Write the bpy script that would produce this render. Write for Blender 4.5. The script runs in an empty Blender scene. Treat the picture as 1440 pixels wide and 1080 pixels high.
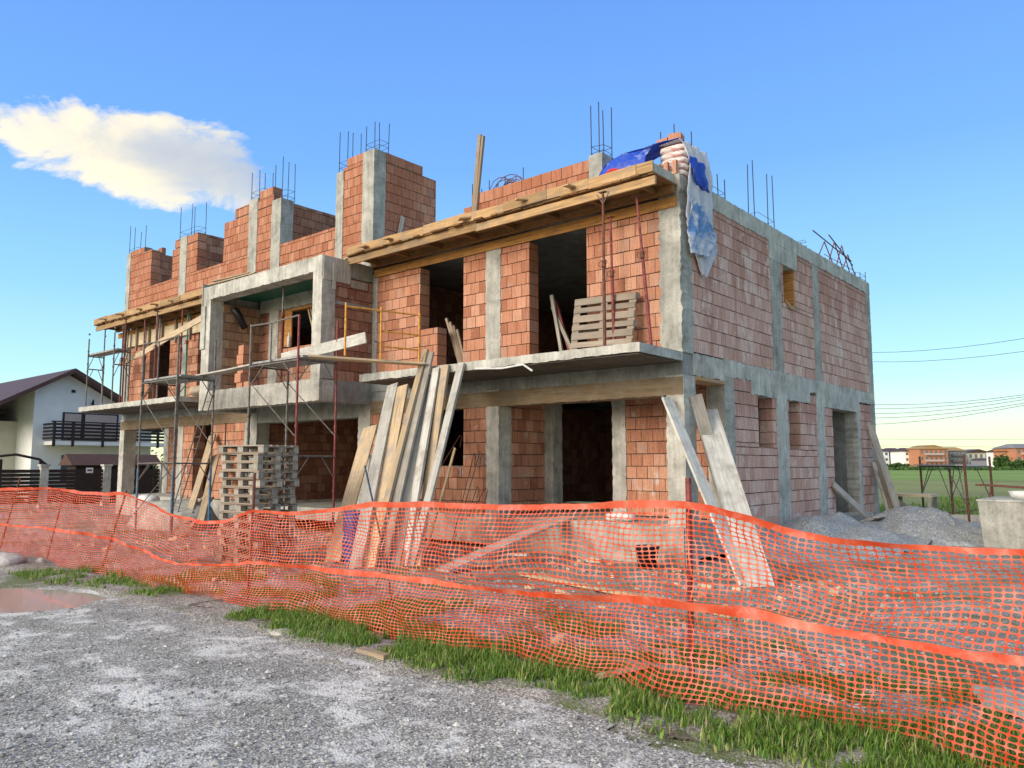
import bpy, math, random
import numpy as np
from mathutils import Vector, Matrix
S = bpy.context.scene
col = S.collection
rnd = random.Random(7)
R = math.radians
# ------------------------------------------------------------------ camera
CAM = Vector((6.482, -12.238, 1.738))
F_PX = 1095.74; PITCH = R(5.888); YAW = R(40.385)
cam = bpy.data.cameras.new('camera'); cam.sensor_width = 36; cam.lens = F_PX/1440*36
cam.clip_start = .05; cam.clip_end = 6000
co = bpy.data.objects.new('camera', cam); col.objects.link(co)
co.location = CAM; co.rotation_euler = (R(90)+PITCH, 0, YAW); S.camera = co
_f = Vector((-math.sin(YAW)*math.cos(PITCH), math.cos(YAW)*math.cos(PITCH), math.sin(PITCH)))
_r = Vector((math.cos(YAW), math.sin(YAW), 0)); _u = _r.cross(_f)
def ray(px, py): return _r*(px-720)/F_PX - _u*(py-540)/F_PX + _f
def at(px, py, ax, val):            # where the sight line through a photo point meets a known plane
    r = ray(px, py); t = (val-CAM[ax])/r[ax]; return CAM + r*t
def far(px, py, depth): return CAM + ray(px, py)*depth
# ------------------------------------------------------------------ render look
S.render.engine = 'CYCLES'
S.view_settings.view_transform = 'Standard'; S.view_settings.look = 'None'
S.view_settings.exposure = 0.52; S.view_settings.gamma = 1
# ------------------------------------------------------------------ sun
SUN_EL = R(19); SUN_DIR = Vector((-.22, -1.0, 0)).normalized()   # towards the low sun, behind and left of the camera
sv = Vector((SUN_DIR.x*math.cos(SUN_EL), SUN_DIR.y*math.cos(SUN_EL), math.sin(SUN_EL)))
sl = bpy.data.lights.new('sun', 'SUN'); sl.energy = 2.25; sl.angle = R(34); sl.color = (1, .91, .80)
so = bpy.data.objects.new('sun', sl); col.objects.link(so)
so.rotation_euler = sv.to_track_quat('Z', 'Y').to_euler()
# ------------------------------------------------------------------ node helpers
class N:
    def __init__(s, tree): s.t = tree
    def n(s, typ, ins=None, **kw):
        nd = s.t.nodes.new(typ)
        for k, v in kw.items(): setattr(nd, k, v)
        for k, v in (ins or {}).items(): s.set(nd, k, v)
        return nd
    def set(s, nd, k, v):
        if isinstance(v, tuple) and len(v) == 2 and hasattr(v[0], 'outputs'): s.t.links.new(v[0].outputs[v[1]], nd.inputs[k])
        elif hasattr(v, 'outputs'): s.t.links.new(v.outputs[0], nd.inputs[k])
        else:
            if isinstance(v, (tuple, list)) and len(v) == 3 and nd.inputs[k].type == 'RGBA': v = (*v, 1)
            nd.inputs[k].default_value = v
    def math(s, op, a, b=0.0, c=None, clamp=False):
        nd = s.n('ShaderNodeMath', {0: a, 1: b}, operation=op, use_clamp=clamp)
        if c is not None: s.set(nd, 2, c)
        return nd
    def mix(s, fac, a, b, mode='MIX'):
        nd = s.t.nodes.new('ShaderNodeMix'); nd.data_type = 'RGBA'; nd.blend_type = mode
        s.set(nd, 0, fac); s.set(nd, 6, a); s.set(nd, 7, b); return (nd, 2)
    def noise(s, vec, scale, detail=4, rough=.55, dist=0.0):
        return s.n('ShaderNodeTexNoise', {'Vector': vec, 'Scale': scale, 'Detail': detail, 'Roughness': rough, 'Distortion': dist})
    def ramp(s, fac, stops, interp='LINEAR'):
        nd = s.n('ShaderNodeValToRGB', {0: fac}); e = nd.color_ramp.elements; nd.color_ramp.interpolation = interp
        while len(e) < len(stops): e.new(.5)
        for i, (p, c) in enumerate(stops):
            e[i].position = p
            e[i].color = (*c, 1) if isinstance(c, tuple) else (c, c, c, 1)
        return nd
    def map(s, vec, scale=(1, 1, 1), loc=(0, 0, 0), rot=(0, 0, 0)):
        return s.n('ShaderNodeMapping', {'Vector': vec, 'Scale': scale, 'Location': loc, 'Rotation': rot})
def mat(name, build):
    m = bpy.data.materials.new(name); m.use_nodes = True; t = m.node_tree; t.nodes.clear(); g = N(t)
    out = g.n('ShaderNodeOutputMaterial'); b = g.n('ShaderNodeBsdfPrincipled'); t.links.new(b.outputs[0], out.inputs[0])
    tc = g.n('ShaderNodeTexCoord'); b.inputs['Roughness'].default_value = .85
    build(g, b, (tc, 'Object'), out); return m
def flat(name, c, rough=.7, metal=0.0, var=.25, scale=8, spec=.4, bump=.0):
    def f(g, b, v, o):
        nz = g.noise(v, scale, 5, .6)
        k = g.ramp(nz, [(.3, 1-var), (.7, 1+var)])
        c2 = g.mix(1.0, c, k, 'MULTIPLY'); g.set(b, 'Base Color', c2)
        b.inputs['Roughness'].default_value = rough; b.inputs['Metallic'].default_value = metal
        b.inputs['Specular IOR Level'].default_value = spec
        if bump: g.set(b, 'Normal', g.n('ShaderNodeBump', {'Height': nz, 'Strength': bump, 'Distance': .02}))
    return mat(name, f)
# ------------------------------------------------------------------ world: evening sky
W = bpy.data.worlds.new('World'); S.world = W; W.use_nodes = True
wt = W.node_tree; wt.nodes.clear(); g = N(wt)
wo = g.n('ShaderNodeOutputWorld'); bg = g.n('ShaderNodeBackground'); wt.links.new(bg.outputs[0], wo.inputs[0])
sky = g.n('ShaderNodeTexSky', sky_type='NISHITA'); sky.sun_disc = False
sky.sun_elevation = SUN_EL; sky.sun_rotation = math.atan2(SUN_DIR.x, SUN_DIR.y)
tc = g.n('ShaderNodeTexCoord'); sep = g.n('ShaderNodeSeparateXYZ', {0: (tc, 'Generated')})
grad = g.ramp((sep, 2), [(0.0, (.84, .84, .50)), (.035, (.72, .86, .58)), (.10, (.41, .73, .82)), (.20, (.25, .55, .86)),
                         (.36, (.140, .36, .80)), (.55, (.105, .27, .72)), (.64, (.26, .34, .50)), (.8, (.44, .45, .46)), (1.0, (.5, .5, .5))])  # pale zenith above the view added to neutralise the ambient light
g10 = g.mix(1.0, grad, (10, 10, 10), 'MULTIPLY')
base = g.mix(.80, sky, g10)
az = g.n('ShaderNodeVectorMath', {0: (tc, 'Generated'), 1: tuple(SUN_DIR)}, operation='DOT_PRODUCT')
glow = g.ramp((az, 1), [(.20, 0.0), (.5, .6), (.85, 1.0)])  # warm brightening of the unseen sky behind the camera, added as fill
west = g.ramp((sep, 2), [(0.0, (1.0, .84, .62)), (.25, (1.0, .88, .72)), (.6, (.70, .68, .64)), (1.0, (.5, .5, .5))])
base = g.mix(g.math('MULTIPLY', glow, .9), base, g.mix(1.0, west, (9.5, 9.5, 9.5), 'MULTIPLY'))
cd = ray(208, 225).normalized(); cr = _r; cu = cr.cross(cd).normalized()
def dot(vec): return g.n('ShaderNodeVectorMath', {0: (tc, 'Generated'), 1: tuple(vec)}, operation='DOT_PRODUCT')
da = (dot(cr - cd*cr.dot(cd)), 1); db = (dot(cu), 1); dc = (dot(cd), 1)
A = g.math('DIVIDE', da, dc); B = g.math('DIVIDE', db, dc)
cv = g.n('ShaderNodeCombineXYZ', {0: A, 1: B})
n1 = g.noise(g.map(cv, (1, 1.7, 1), (3.1, 1.2, 0)), 9, 8, .62, .35)
n2 = g.noise(g.map(cv, (1, 1.5, 1), (7.1, 4.2, 0)), 22, 6, .6)
# slanted ellipse: long axis dropping to the right
A2 = g.math('ADD', g.math('MULTIPLY', A, .974), g.math('MULTIPLY', B, -.225))
B2 = g.math('ADD', g.math('MULTIPLY', A, .225), g.math('MULTIPLY', B, .974))
rr = g.math('ADD', g.math('POWER', g.math('MULTIPLY', A2, 6.9), 2.0), g.math('POWER', g.math('ABSOLUTE', g.math('MULTIPLY', B2, 17.5)), 2.0))
fall = g.math('SUBTRACT', 1.0, g.math('SQRT', rr))
den = g.math('ADD', g.math('MULTIPLY', fall, .85), g.math('MULTIPLY', g.math('SUBTRACT', n1, .5), 1.35))
den = g.math('ADD', den, g.math('MULTIPLY', g.math('SUBTRACT', n2, .5), .5))
mask = g.ramp(den, [(.10, 0.0), (.17, .35), (.28, .82), (.5, .97)])
front = g.math('GREATER_THAN', dc, .5)
mask = g.math('MULTIPLY', mask, front)
sh = g.math('ADD', g.math('MULTIPLY', g.math('ABSOLUTE', g.math('SUBTRACT', B2, .012)), 8.0), g.math('ADD', g.math('MULTIPLY', A, -2.6), g.math('ADD', g.math('MULTIPLY', n1, .7), -.02)))
ccol = g.ramp(sh, [(.1, (3.7, 4.1, 4.8)), (.38, (4.7, 4.9, 5.0)), (.62, (7.4, 6.7, 5.2)), (1.0, (8.8, 7.6, 5.3))])
wcol = g.mix(mask, base, ccol)
g.set(bg, 0, wcol); bg.inputs[1].default_value = .105
# ------------------------------------------------------------------ materials
def brick_mat(name, cols, stain, stainc, pale, palec, seed=0.0, palescale=1.6, wet=None):
    def f(g, b, v, o):
        geo = g.n('ShaderNodeNewGeometry')
        c = g.ramp((geo, 'Random Per Island'), cols, 'LINEAR')
        big = g.noise(g.map(v, (1, 1, .45), (seed, seed*2, seed)), 1.1, 5, .6)
        if wet:      # rain stained courses below the roof beam, with drips
            zz = (g.n('ShaderNodeSeparateXYZ', {0: v}), 2); dr = g.noise(g.map(v, (2.4, 2.4, .25), (seed, 4, 0)), 1.0, 5, .6)
            up = g.n('ShaderNodeMapRange', {0: zz, 1: wet[0], 2: wet[1], 3: 0.0, 4: wet[2]})
            up2 = g.n('ShaderNodeMapRange', {0: zz, 1: wet[3], 2: wet[4], 3: 0.0, 4: wet[2]}); lo = g.math('LESS_THAN', zz, wet[4]+.25)
            k = g.math('ADD', dr, g.math('MAXIMUM', up, g.math('MULTIPLY', up2, lo)))
            c = g.mix(g.ramp(k, [(.60, 0.0), (.70, .85)]), c, g.mix(.70, c, stainc))
        c = g.mix(g.ramp(big, [(stain, 0.0), (stain+.10, .8)]), c, g.mix(.6, c, stainc))
        pl = g.noise(g.map(v, (1, 1, .8), (9+seed, 3, 5)), palescale, 7, .7)
        c = g.mix(g.ramp(pl, [(pale, 0.0), (pale+.07, .8)]), c, palec)
        st = g.noise(g.map(v, (55, 55, 2.5)), 1.0, 3, .6)
        c = g.mix(1.0, c, g.ramp(st, [(.3, .70), (.7, 1.16)]), 'MULTIPLY')
        fine = g.noise(v, 30, 5, .7)
        c = g.mix(1.0, c, g.ramp(fine, [(.35, .78), (.65, 1.08)]), 'MULTIPLY')
        md = g.noise(g.map(v, (1, 1, 1), (4, seed, 2)), 4.5, 7, .75)
        c = g.mix(g.ramp(md, [(.56, 0.0), (.66, .55)]), c, (.36, .30, .25))
        c = g.mix(g.ramp(md, [(.29, .5), (.36, 0.0)]), c, stainc)
        g.set(b, 'Base Color', c); b.inputs['Roughness'].default_value = .9; b.inputs['Specular IOR Level'].default_value = .25
        g.set(b, 'Normal', g.n('ShaderNodeBump', {'Height': st, 'Strength': .5, 'Distance': .006}))
    return mat(name, f)
OR = [(0.0, (.37, .145, .085)), (.2, (.50, .22, .13)), (.6, (.60, .285, .175)), (.9, (.68, .36, .235)), (1.0, (.44, .24, .17))]
PK = [(0.0, (.62, .36, .28)), (.35, (.70, .43, .345)), (.8, (.77, .51, .42)), (1.0, (.82, .59, .50))]
M_BF = brick_mat('brick front', OR, .60, (.42, .15, .08), .68, (.66, .52, .44), wet=(5.7, 6.5, .22, 2.6, 3.2))
M_BG = brick_mat('brick ground storey', OR, .54, (.30, .12, .07), .60, (.62, .58, .54), 3.3, 2.4)
M_BS = brick_mat('brick side', PK, .63, (.46, .22, .165), .57, (.86, .70, .62), 5.7, wet=(4.9, 6.6, .26, 2.4, 3.3))
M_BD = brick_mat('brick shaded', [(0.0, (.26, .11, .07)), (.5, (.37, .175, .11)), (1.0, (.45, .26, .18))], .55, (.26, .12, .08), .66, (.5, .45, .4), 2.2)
M_MO = flat('mortar', (.25, .215, .185), .95, var=.5, scale=9)
def conc(name, c, dark=.5, sc=2.2):
    def f(g, b, v, o):
        a = g.noise(v, sc, 8, .68, .4); d = g.noise(g.map(v, (9, 9, .8)), 1.4, 5, .6); s = g.noise(v, 60, 4, .7)
        cc = g.mix(1.0, c, g.ramp(a, [(.28, dark), (.5, .95), (.72, 1.3)]), 'MULTIPLY')
        cc = g.mix(1.0, cc, g.ramp(d, [(.3, .78), (.7, 1.12)]), 'MULTIPLY')
        cc = g.mix(1.0, cc, g.ramp(s, [(.32, .72), (.5, 1.0), (.7, 1.15)]), 'MULTIPLY')
        bl = g.n('ShaderNodeTexVoronoi', {'Vector': g.map(v, (1, 1, .8)), 'Scale': 7.0, 'Randomness': 1.0})
        cc = g.mix(g.ramp((bl, 'Distance'), [(.10, .45), (.24, 0.0)]), cc, tuple(x*.55 for x in c))
        g.set(b, 'Base Color', cc); b.inputs['Roughness'].default_value = .92; b.inputs['Specular IOR Level'].default_value = .25
        hs = g.math('ADD', a, g.math('MULTIPLY', s, .35))
        g.set(b, 'Normal', g.n('ShaderNodeBump', {'Height': hs, 'Strength': .7, 'Distance': .03}))
    return mat(name, f)
M_C = conc('concrete', (.46, .45, .40)); M_CB = conc('concrete beam', (.56, .55, .49), .5); M_CD = conc('concrete shaded', (.33, .34, .32), .6)  # M_CD: darker concrete copy, shade of beams and ceilings put into its colour
M_CW = conc('concrete pale', (.56, .54, .48), .52)
def wood(name, c, axis=2, var=.35, dirt=.5, grey=(.35, .33, .30)):
    def f(g, b, v, o):
        sc = [26, 26, 26]; sc[axis] = 1.3
        geo = g.n('ShaderNodeNewGeometry'); oi = g.n('ShaderNodeObjectInfo')
        rv = g.math('FRACT', g.math('ADD', (geo, 'Random Per Island'), (oi, 'Random')))
        off = g.n('ShaderNodeCombineXYZ', {0: g.math('MULTIPLY', rv, 19.0), 1: 0.0, 2: 0.0})
        vv = g.n('ShaderNodeVectorMath', {0: v, 1: off}, operation='ADD')
        gr = g.noise(g.map((vv, 0), tuple(sc)), 1, 6, .65, .8); bl = g.noise((vv, 0), 2.6, 6, .65)
        cc = g.mix(1.0, c, g.ramp(gr, [(.28, 1-var), (.5, 1.0), (.72, 1+var*.6)]), 'MULTIPLY')
        cc = g.mix(g.ramp(bl, [(.47, 0.0), (.66, dirt)]), cc, grey)
        cc = g.mix(1.0, cc, g.ramp(rv, [(0, .76), (1, 1.18)]), 'MULTIPLY')
        g.set(b, 'Base Color', cc); b.inputs['Roughness'].default_value = .82; b.inputs['Specular IOR Level'].default_value = .3
        g.set(b, 'Normal', g.n('ShaderNodeBump', {'Height': gr, 'Strength': .45, 'Distance': .008}))
    return mat(name, f)
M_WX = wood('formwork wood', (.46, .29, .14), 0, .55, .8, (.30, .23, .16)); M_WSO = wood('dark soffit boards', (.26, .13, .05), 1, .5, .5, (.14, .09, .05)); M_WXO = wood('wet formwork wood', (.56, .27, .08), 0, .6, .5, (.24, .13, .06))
M_WY = wood('formwork joist wood', (.55, .33, .15), 1)
M_WL = wood('plank light', (.56, .42, .26), 2, .45, .85, (.36, .32, .27)); M_WG = wood('plank grey', (.43, .39, .33), 2, .5, .7, (.26, .24, .21))
M_WW = wood('plank whitewashed', (.62, .60, .54), 2, .35, .85, (.36, .33, .28)); M_WD = wood('plank dark', (.27, .20, .14), 2)
M_WLX = wood('plank light lying', (.70, .57, .38), 0, .3, .3, (.5, .46, .4)); M_PAL = wood('pallet wood', (.34, .28, .215), 0, .35, .5, (.27, .25, .23))
M_PALY = wood('pallet wood across', (.30, .25, .195), 1, .35, .5, (.27, .25, .23))
M_GRN = flat('green form ply', (.015, .13, .085), .5); M_DK = flat('dark opening', (.03, .025, .02), .9)
M_RUST = flat('rusty steel', (.17, .065, .045), .75, .2, .5, 25); M_REB = flat('reinforcement steel', (.075, .09, .115), .6, .5, .3, 30)
M_STEEL = flat('scaffold steel', (.17, .155, .14), .65, .25, .55, 14); M_BLUE = flat('blue painted steel', (.045, .16, .32), .5, .1, .45, 14)
M_RED = flat('dark red painted steel', (.22, .05, .045), .6, .1, .6, 15); M_YEL = flat('orange painted steel', (.66, .30, .05), .55, .1, .4, 12)
M_GREENP = flat('green painted steel', (.05, .24, .20), .55, .1, .4, 12)
M_PLAT = flat('scaffold platform', (.34, .34, .33), .7, .1, .4, 8)
M_BLACK = flat('black plastic', (.015, .015, .018), .5, 0, .3, 9); M_WHITE = flat('white plastic', (.72, .72, .70), .55, 0, .2, 6)
M_STONE = conc('stone', (.56, .53, .49), .65, 5); M_SAND = None
def plastic(name, c, c2, fac=.5):
    def f(g, b, v, o):
        n = g.noise(v, 3.2, 5, .6, .7); cc = g.mix(g.ramp(n, [(fac-.06, 0.0), (fac+.06, 1.0)]), c, c2)
        g.set(b, 'Base Color', cc); b.inputs['Roughness'].default_value = .35
        g.set(b, 'Normal', g.n('ShaderNodeBump', {'Height': g.noise(v, 11, 4, .6, 1.0), 'Strength': .9, 'Distance': .03}))
        tr = g.n('ShaderNodeBsdfTranslucent', {0: cc}); ms = g.n('ShaderNodeMixShader', {0: .25})
        g.t.links.new(b.outputs[0], ms.inputs[1]); g.t.links.new(tr.outputs[0], ms.inputs[2]); g.t.links.new(ms.outputs[0], o.inputs[0])
    return mat(name, f)
M_TARPB = plastic('blue tarpaulin', (.02, .10, .68), (.45, .55, .85), .62); M_TARPW = plastic('milky plastic sheet', (.80, .80, .84), (.66, .70, .80))
M_TARPL = plastic('light blue plastic', (.16, .36, .74), (.72, .78, .88), .47)
def bagm(g, b, v, o):
    n = g.noise(g.map(v, (3, 3, 14)), 2, 4, .6); cc = g.mix(g.ramp(n, [(.56, 0.0), (.60, 1.0)]), (.78, .70, .66), (.62, .30, .28))
    g.set(b, 'Base Color', cc); b.inputs['Roughness'].default_value = .6
M_BAG = mat('printed paper bag', bagm)
def netm(g, b, v, o):
    n = g.noise(v, 2.5, 5, .6); cc = g.mix(g.ramp(n, [(.40, 0.0), (.68, 1.0)]), (.76, .080, .022), (.86, .18, .09)); du = g.noise(v, 9, 6, .7, .5); cc = g.mix(g.ramp(du, [(.50, 0.0), (.72, .55)]), cc, (.78, .42, .30))
    g.set(b, 'Base Color', cc); b.inputs['Roughness'].default_value = .42; b.inputs['Specular IOR Level'].default_value = .5
    tr = g.n('ShaderNodeBsdfTranslucent', {0: cc}); ms = g.n('ShaderNodeMixShader', {0: .28})
    g.t.links.new(b.outputs[0], ms.inputs[1]); g.t.links.new(tr.outputs[0], ms.inputs[2]); g.t.links.new(ms.outputs[0], o.inputs[0])
M_NET = mat('orange net plastic', netm)
def gravel(name, dark, light, patch, patchc, mud=None):
    def f(g, b, v, o):
        big = g.noise(g.map(v, (1.0, 1.6, 1)), .9, 8, .62, .3); mid = g.noise(v, 3.4, 7, .68, .3)
        vo = g.n('ShaderNodeTexVoronoi', {'Vector': v, 'Scale': 62.0}); vo2 = g.n('ShaderNodeTexVoronoi', {'Vector': v, 'Scale': 27.0})
        k = g.math('ADD', g.math('MULTIPLY', big, .55), g.math('MULTIPLY', mid, .45))
        c = g.mix(g.ramp(k, [(.38, 0.0), (.60, 1.0)]), dark, light)
        sp = g.n('ShaderNodeSeparateColor', {0: (vo, 'Color')})
        c = g.mix(1.0, c, g.ramp((sp, 0), [(0, .45), (.5, .95), (1, 1.65)]), 'MULTIPLY')
        c = g.mix(g.ramp((vo, 'Distance'), [(.28, 0.0), (.75, .55)]), c, tuple(x*.35 for x in dark))
        fs = g.noise(v, 160, 2, .5)
        c = g.mix(g.ramp(k, [(patch, 0.0), (patch+.07, .85)]), c, g.mix(1.0, patchc, g.ramp(fs, [(.3, .75), (.7, 1.15)]), 'MULTIPLY'))
        if mud: c = g.mix(g.ramp(g.noise(v, .8, 5, .6), [(.52, 0.0), (.62, .8)]), c, mud)
        g.set(b, 'Base Color', c); b.inputs['Roughness'].default_value = .9; b.inputs['Specular IOR Level'].default_value = .3
        h = g.math('ADD', g.math('MULTIPLY', (vo, 'Distance'), -.6), g.math('ADD', g.math('MULTIPLY', (vo2, 'Distance'), -.5), g.math('MULTIPLY', mid, 1.2)))
        g.set(b, 'Normal', g.n('ShaderNodeBump', {'Height': h, 'Strength': .8, 'Distance': .014}))
    return mat(name, f)
M_ROAD = gravel('road gravel', (.34, .335, .315), (.62, .62, .60), .51, (.80, .80, .775))
M_SITE = gravel('site rubble ground', (.27, .245, .21), (.52, .50, .46), .58, (.60, .58, .55), (.12, .16, .05))
M_SAND = gravel('grey sand', (.42, .43, .42), (.56, .57, .56), .9, (.5, .5, .5))
def grass(name, a, b2, sc=.9):
    def f(g, b, v, o):
        n = g.noise(v, sc, 6, .6); n2 = g.noise(v, 14, 5, .7); m3 = g.noise(g.map(v, (.35, .35, 1)), .12, 3, .5)
        c = g.mix(n, a, b2); c = g.mix(1.0, c, g.ramp(n2, [(.3, .55), (.7, 1.35)]), 'MULTIPLY')
        c = g.mix(g.ramp(m3, [(.45, 0.0), (.6, .5)]), c, (.16, .15, .06))
        g.set(b, 'Base Color', c); g.set(b, 'Normal', g.n('ShaderNodeBump', {'Height': n2, 'Strength': .8, 'Distance': .08}))
    return mat(name, f)
M_FIELD = grass('rough meadow', (.16, .22, .045), (.38, .38, .14)); M_CROP = grass('green crop', (.17, .32, .03), (.30, .42, .07), .3)
M_SOIL = flat('soil', (.17, .145, .11), .95, 0, .6, 22, bump=1.0)
def leafm(name, cols):
    def f(g, b, v, o):
        geo = g.n('ShaderNodeNewGeometry'); c = g.ramp((geo, 'Random Per Island'), cols)
        g.set(b, 'Base Color', c); b.inputs['Roughness'].default_value = .55
        tr = g.n('ShaderNodeBsdfTranslucent', {0: c}); ms = g.n('ShaderNodeMixShader', {0: .3})
        g.t.links.new(b.outputs[0], ms.inputs[1]); g.t.links.new(tr.outputs[0], ms.inputs[2]); g.t.links.new(ms.outputs[0], o.inputs[0])
    return mat(name, f)
M_BLADE = leafm('grass blades', [(0, (.06, .15, .015)), (.4, (.13, .27, .03)), (.8, (.24, .38, .055)), (.88, (.34, .40, .10)), (1, (.56, .47, .26))])
M_LEAF = leafm('leaves', [(0, (.03, .075, .015)), (.6, (.06, .13, .025)), (1, (.11, .19, .04))])
M_TRUNK = wood('bark', (.10, .075, .05), 2)
M_REN = flat('white render', (.84, .84, .80), .9, 0, .06, 1.5); M_REN2 = flat('cream render', (.66, .60, .47), .9, 0, .06, 1.5)
M_ROOF = flat('brown roof tiles', (.085, .04, .032), .55, 0, .25, 3); M_DKW = flat('dark stained wood', (.028, .018, .015), .55, 0, .4, 6)
M_GLASS = flat('window glass', (.10, .12, .14), .08, 0, .1, 3, 1.0); M_CURT = flat('pale blind', (.50, .40, .36), .7, 0, .1, 3)
def water(g, b, v, o):
    g.set(b, 'Base Color', (.44, .42, .38)); b.inputs['Roughness'].default_value = .04; b.inputs['Specular IOR Level'].default_value = .6
    b.inputs['IOR'].default_value = 1.33
    g.set(b, 'Normal', g.n('ShaderNodeBump', {'Height': g.noise(v, 6, 2, .5), 'Strength': .04, 'Distance': .02}))
M_WAT = mat('puddle water', water)
# ------------------------------------------------------------------ mesh helpers
class MB:
    def __init__(s): s.v = []; s.f = []; s.m = []
    def add(s, vs, fs, m=0):
        o = len(s.v); s.v += [tuple(p) for p in vs]; s.f += [tuple(i+o for i in f) for f in fs]; s.m += [m]*len(fs)
    def box(s, x0, x1, y0, y1, z0, z1, m=0):
        s.add([(x0,y0,z0),(x1,y0,z0),(x1,y1,z0),(x0,y1,z0),(x0,y0,z1),(x1,y0,z1),(x1,y1,z1),(x0,y1,z1)],
              [(0,3,2,1),(4,5,6,7),(0,1,5,4),(1,2,6,5),(2,3,7,6),(3,0,4,7)], m)
        return s
    def beam(s, p, q, w, t, side=None, m=0):
        p = Vector(p); q = Vector(q); d = (q-p).normalized()
        a = Vector(side) if side else Vector((0,0,1)) if abs(d.z) < .9 else Vector((1,0,0))
        a = (a - d*a.dot(d)).normalized(); b = d.cross(a); a = a*w/2; b = b*t/2
        s.add([p-a-b,p+a-b,p+a+b,p-a+b,q-a-b,q+a-b,q+a+b,q-a+b],[(0,3,2,1),(4,5,6,7),(0,1,5,4),(1,2,6,5),(2,3,7,6),(3,0,4,7)], m)
        return s
    def tube(s, pts, r, n=8, m=0, closed=False):
        pts = [Vector(p) for p in pts]; rs = r if isinstance(r, (list, tuple)) else [r]*len(pts)
        k = len(pts); vs = []; prev = None
        for i, p in enumerate(pts):
            d = (pts[(i+1) % k]-pts[i-1]) if closed else pts[min(i+1, k-1)]-pts[max(i-1, 0)]
            d.normalize()
            a = prev if prev else (Vector((0,0,1)) if abs(d.z) < .9 else Vector((1,0,0)))
            a = (a-d*a.dot(d)); a.normalize(); prev = a; b = d.cross(a)
            vs += [p + (a*math.cos(2*math.pi*j/n)+b*math.sin(2*math.pi*j/n))*rs[i] for j in range(n)]
        fs = []
        for i in range(k if closed else k-1):
            for j in range(n):
                i2 = (i+1) % k
                fs.append((i*n+j, i*n+(j+1) % n, i2*n+(j+1) % n, i2*n+j))
        if not closed: fs += [tuple(range(n))[::-1], tuple((k-1)*n+j for j in range(n))]
        s.add(vs, fs, m); return s
    def loft(s, rings, m=0, caps=True):
        n = len(rings[0]); vs = [p for r in rings for p in r]; fs = []
        for i in range(len(rings)-1):
            for j in range(n): fs.append((i*n+j, i*n+(j+1) % n, (i+1)*n+(j+1) % n, (i+1)*n+j))
        if caps: fs += [tuple(range(n))[::-1], tuple((len(rings)-1)*n+j for j in range(n))]
        s.add(vs, fs, m); return s
    def build(s, name, mats, parent=None, loc=None, smooth=False):
        if not isinstance(mats, (list, tuple)): mats = [mats]
        base = Vector(loc) if loc is not None else (WLOC.get(parent.name, Vector()) if parent else Vector())
        me = bpy.data.meshes.new(name)
        me.from_pydata([(p[0]-base.x, p[1]-base.y, p[2]-base.z) for p in s.v], [], s.f)
        for mm in mats: me.materials.append(mm)
        if len(mats) > 1: me.polygons.foreach_set('material_index', s.m)
        if smooth: me.polygons.foreach_set('use_smooth', [True]*len(s.f))
        me.update()
        o = bpy.data.objects.new(name, me); col.objects.link(o)
        if parent: o.parent = parent; WLOC[o.name] = base
        else: o.location = base; WLOC[o.name] = base
        return o
WLOC = {}
def tag(o, label=None, cat=None, group=None, kind=None):
    if label: o['label'] = label
    if cat: o['category'] = cat
    if group: o['group'] = group
    if kind: o['kind'] = kind
    return o
def thing(name, label, cat, loc=(0,0,0), group=None, rz=0):
    o = bpy.data.objects.new(name, None); col.objects.link(o); o.location = loc; o.rotation_euler = (0,0,rz); o.empty_display_size = .2
    WLOC[o.name] = Vector(loc) if rz == 0 else Vector(); return tag(o, label, cat, group)
def copy_tree(o, parent=None):
    c = o.copy(); col.objects.link(c); c.parent = parent
    for ch in list(o.children): copy_tree(ch, c)
    return c
def jit(a): return rnd.uniform(-a, a)
def rbox(mb, axis, x0, x1, y0, y1, z0, z1, j=.012, step=.07, m=0):
    """box lofted along an axis with ragged long edges, as poured concrete is"""
    L = {'x': (x0, x1), 'y': (y0, y1), 'z': (z0, z1)}[axis]; n = max(2, int((L[1]-L[0])/step)+1); rings = []
    for i in range(n):
        t = L[0]+(L[1]-L[0])*i/(n-1); q = lambda: jit(j) if 0 < i < n-1 else 0
        if axis == 'z': rings.append([(x0+q(), y0, t), (x1+q(), y0, t), (x1, y1+q(), t), (x0, y1+q(), t)])
        elif axis == 'x': rings.append([(t, y0, z0+q()), (t, y1, z0+q()*.4), (t, y1, z1+q()*.4), (t, y0, z1+q()*.6)])
        else: rings.append([(x0, t, z0+q()), (x0, t, z1+q()*.4), (x1, t, z1+q()*.6), (x1, t, z0+q())])
    mb.loft(rings, m); return mb
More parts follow.
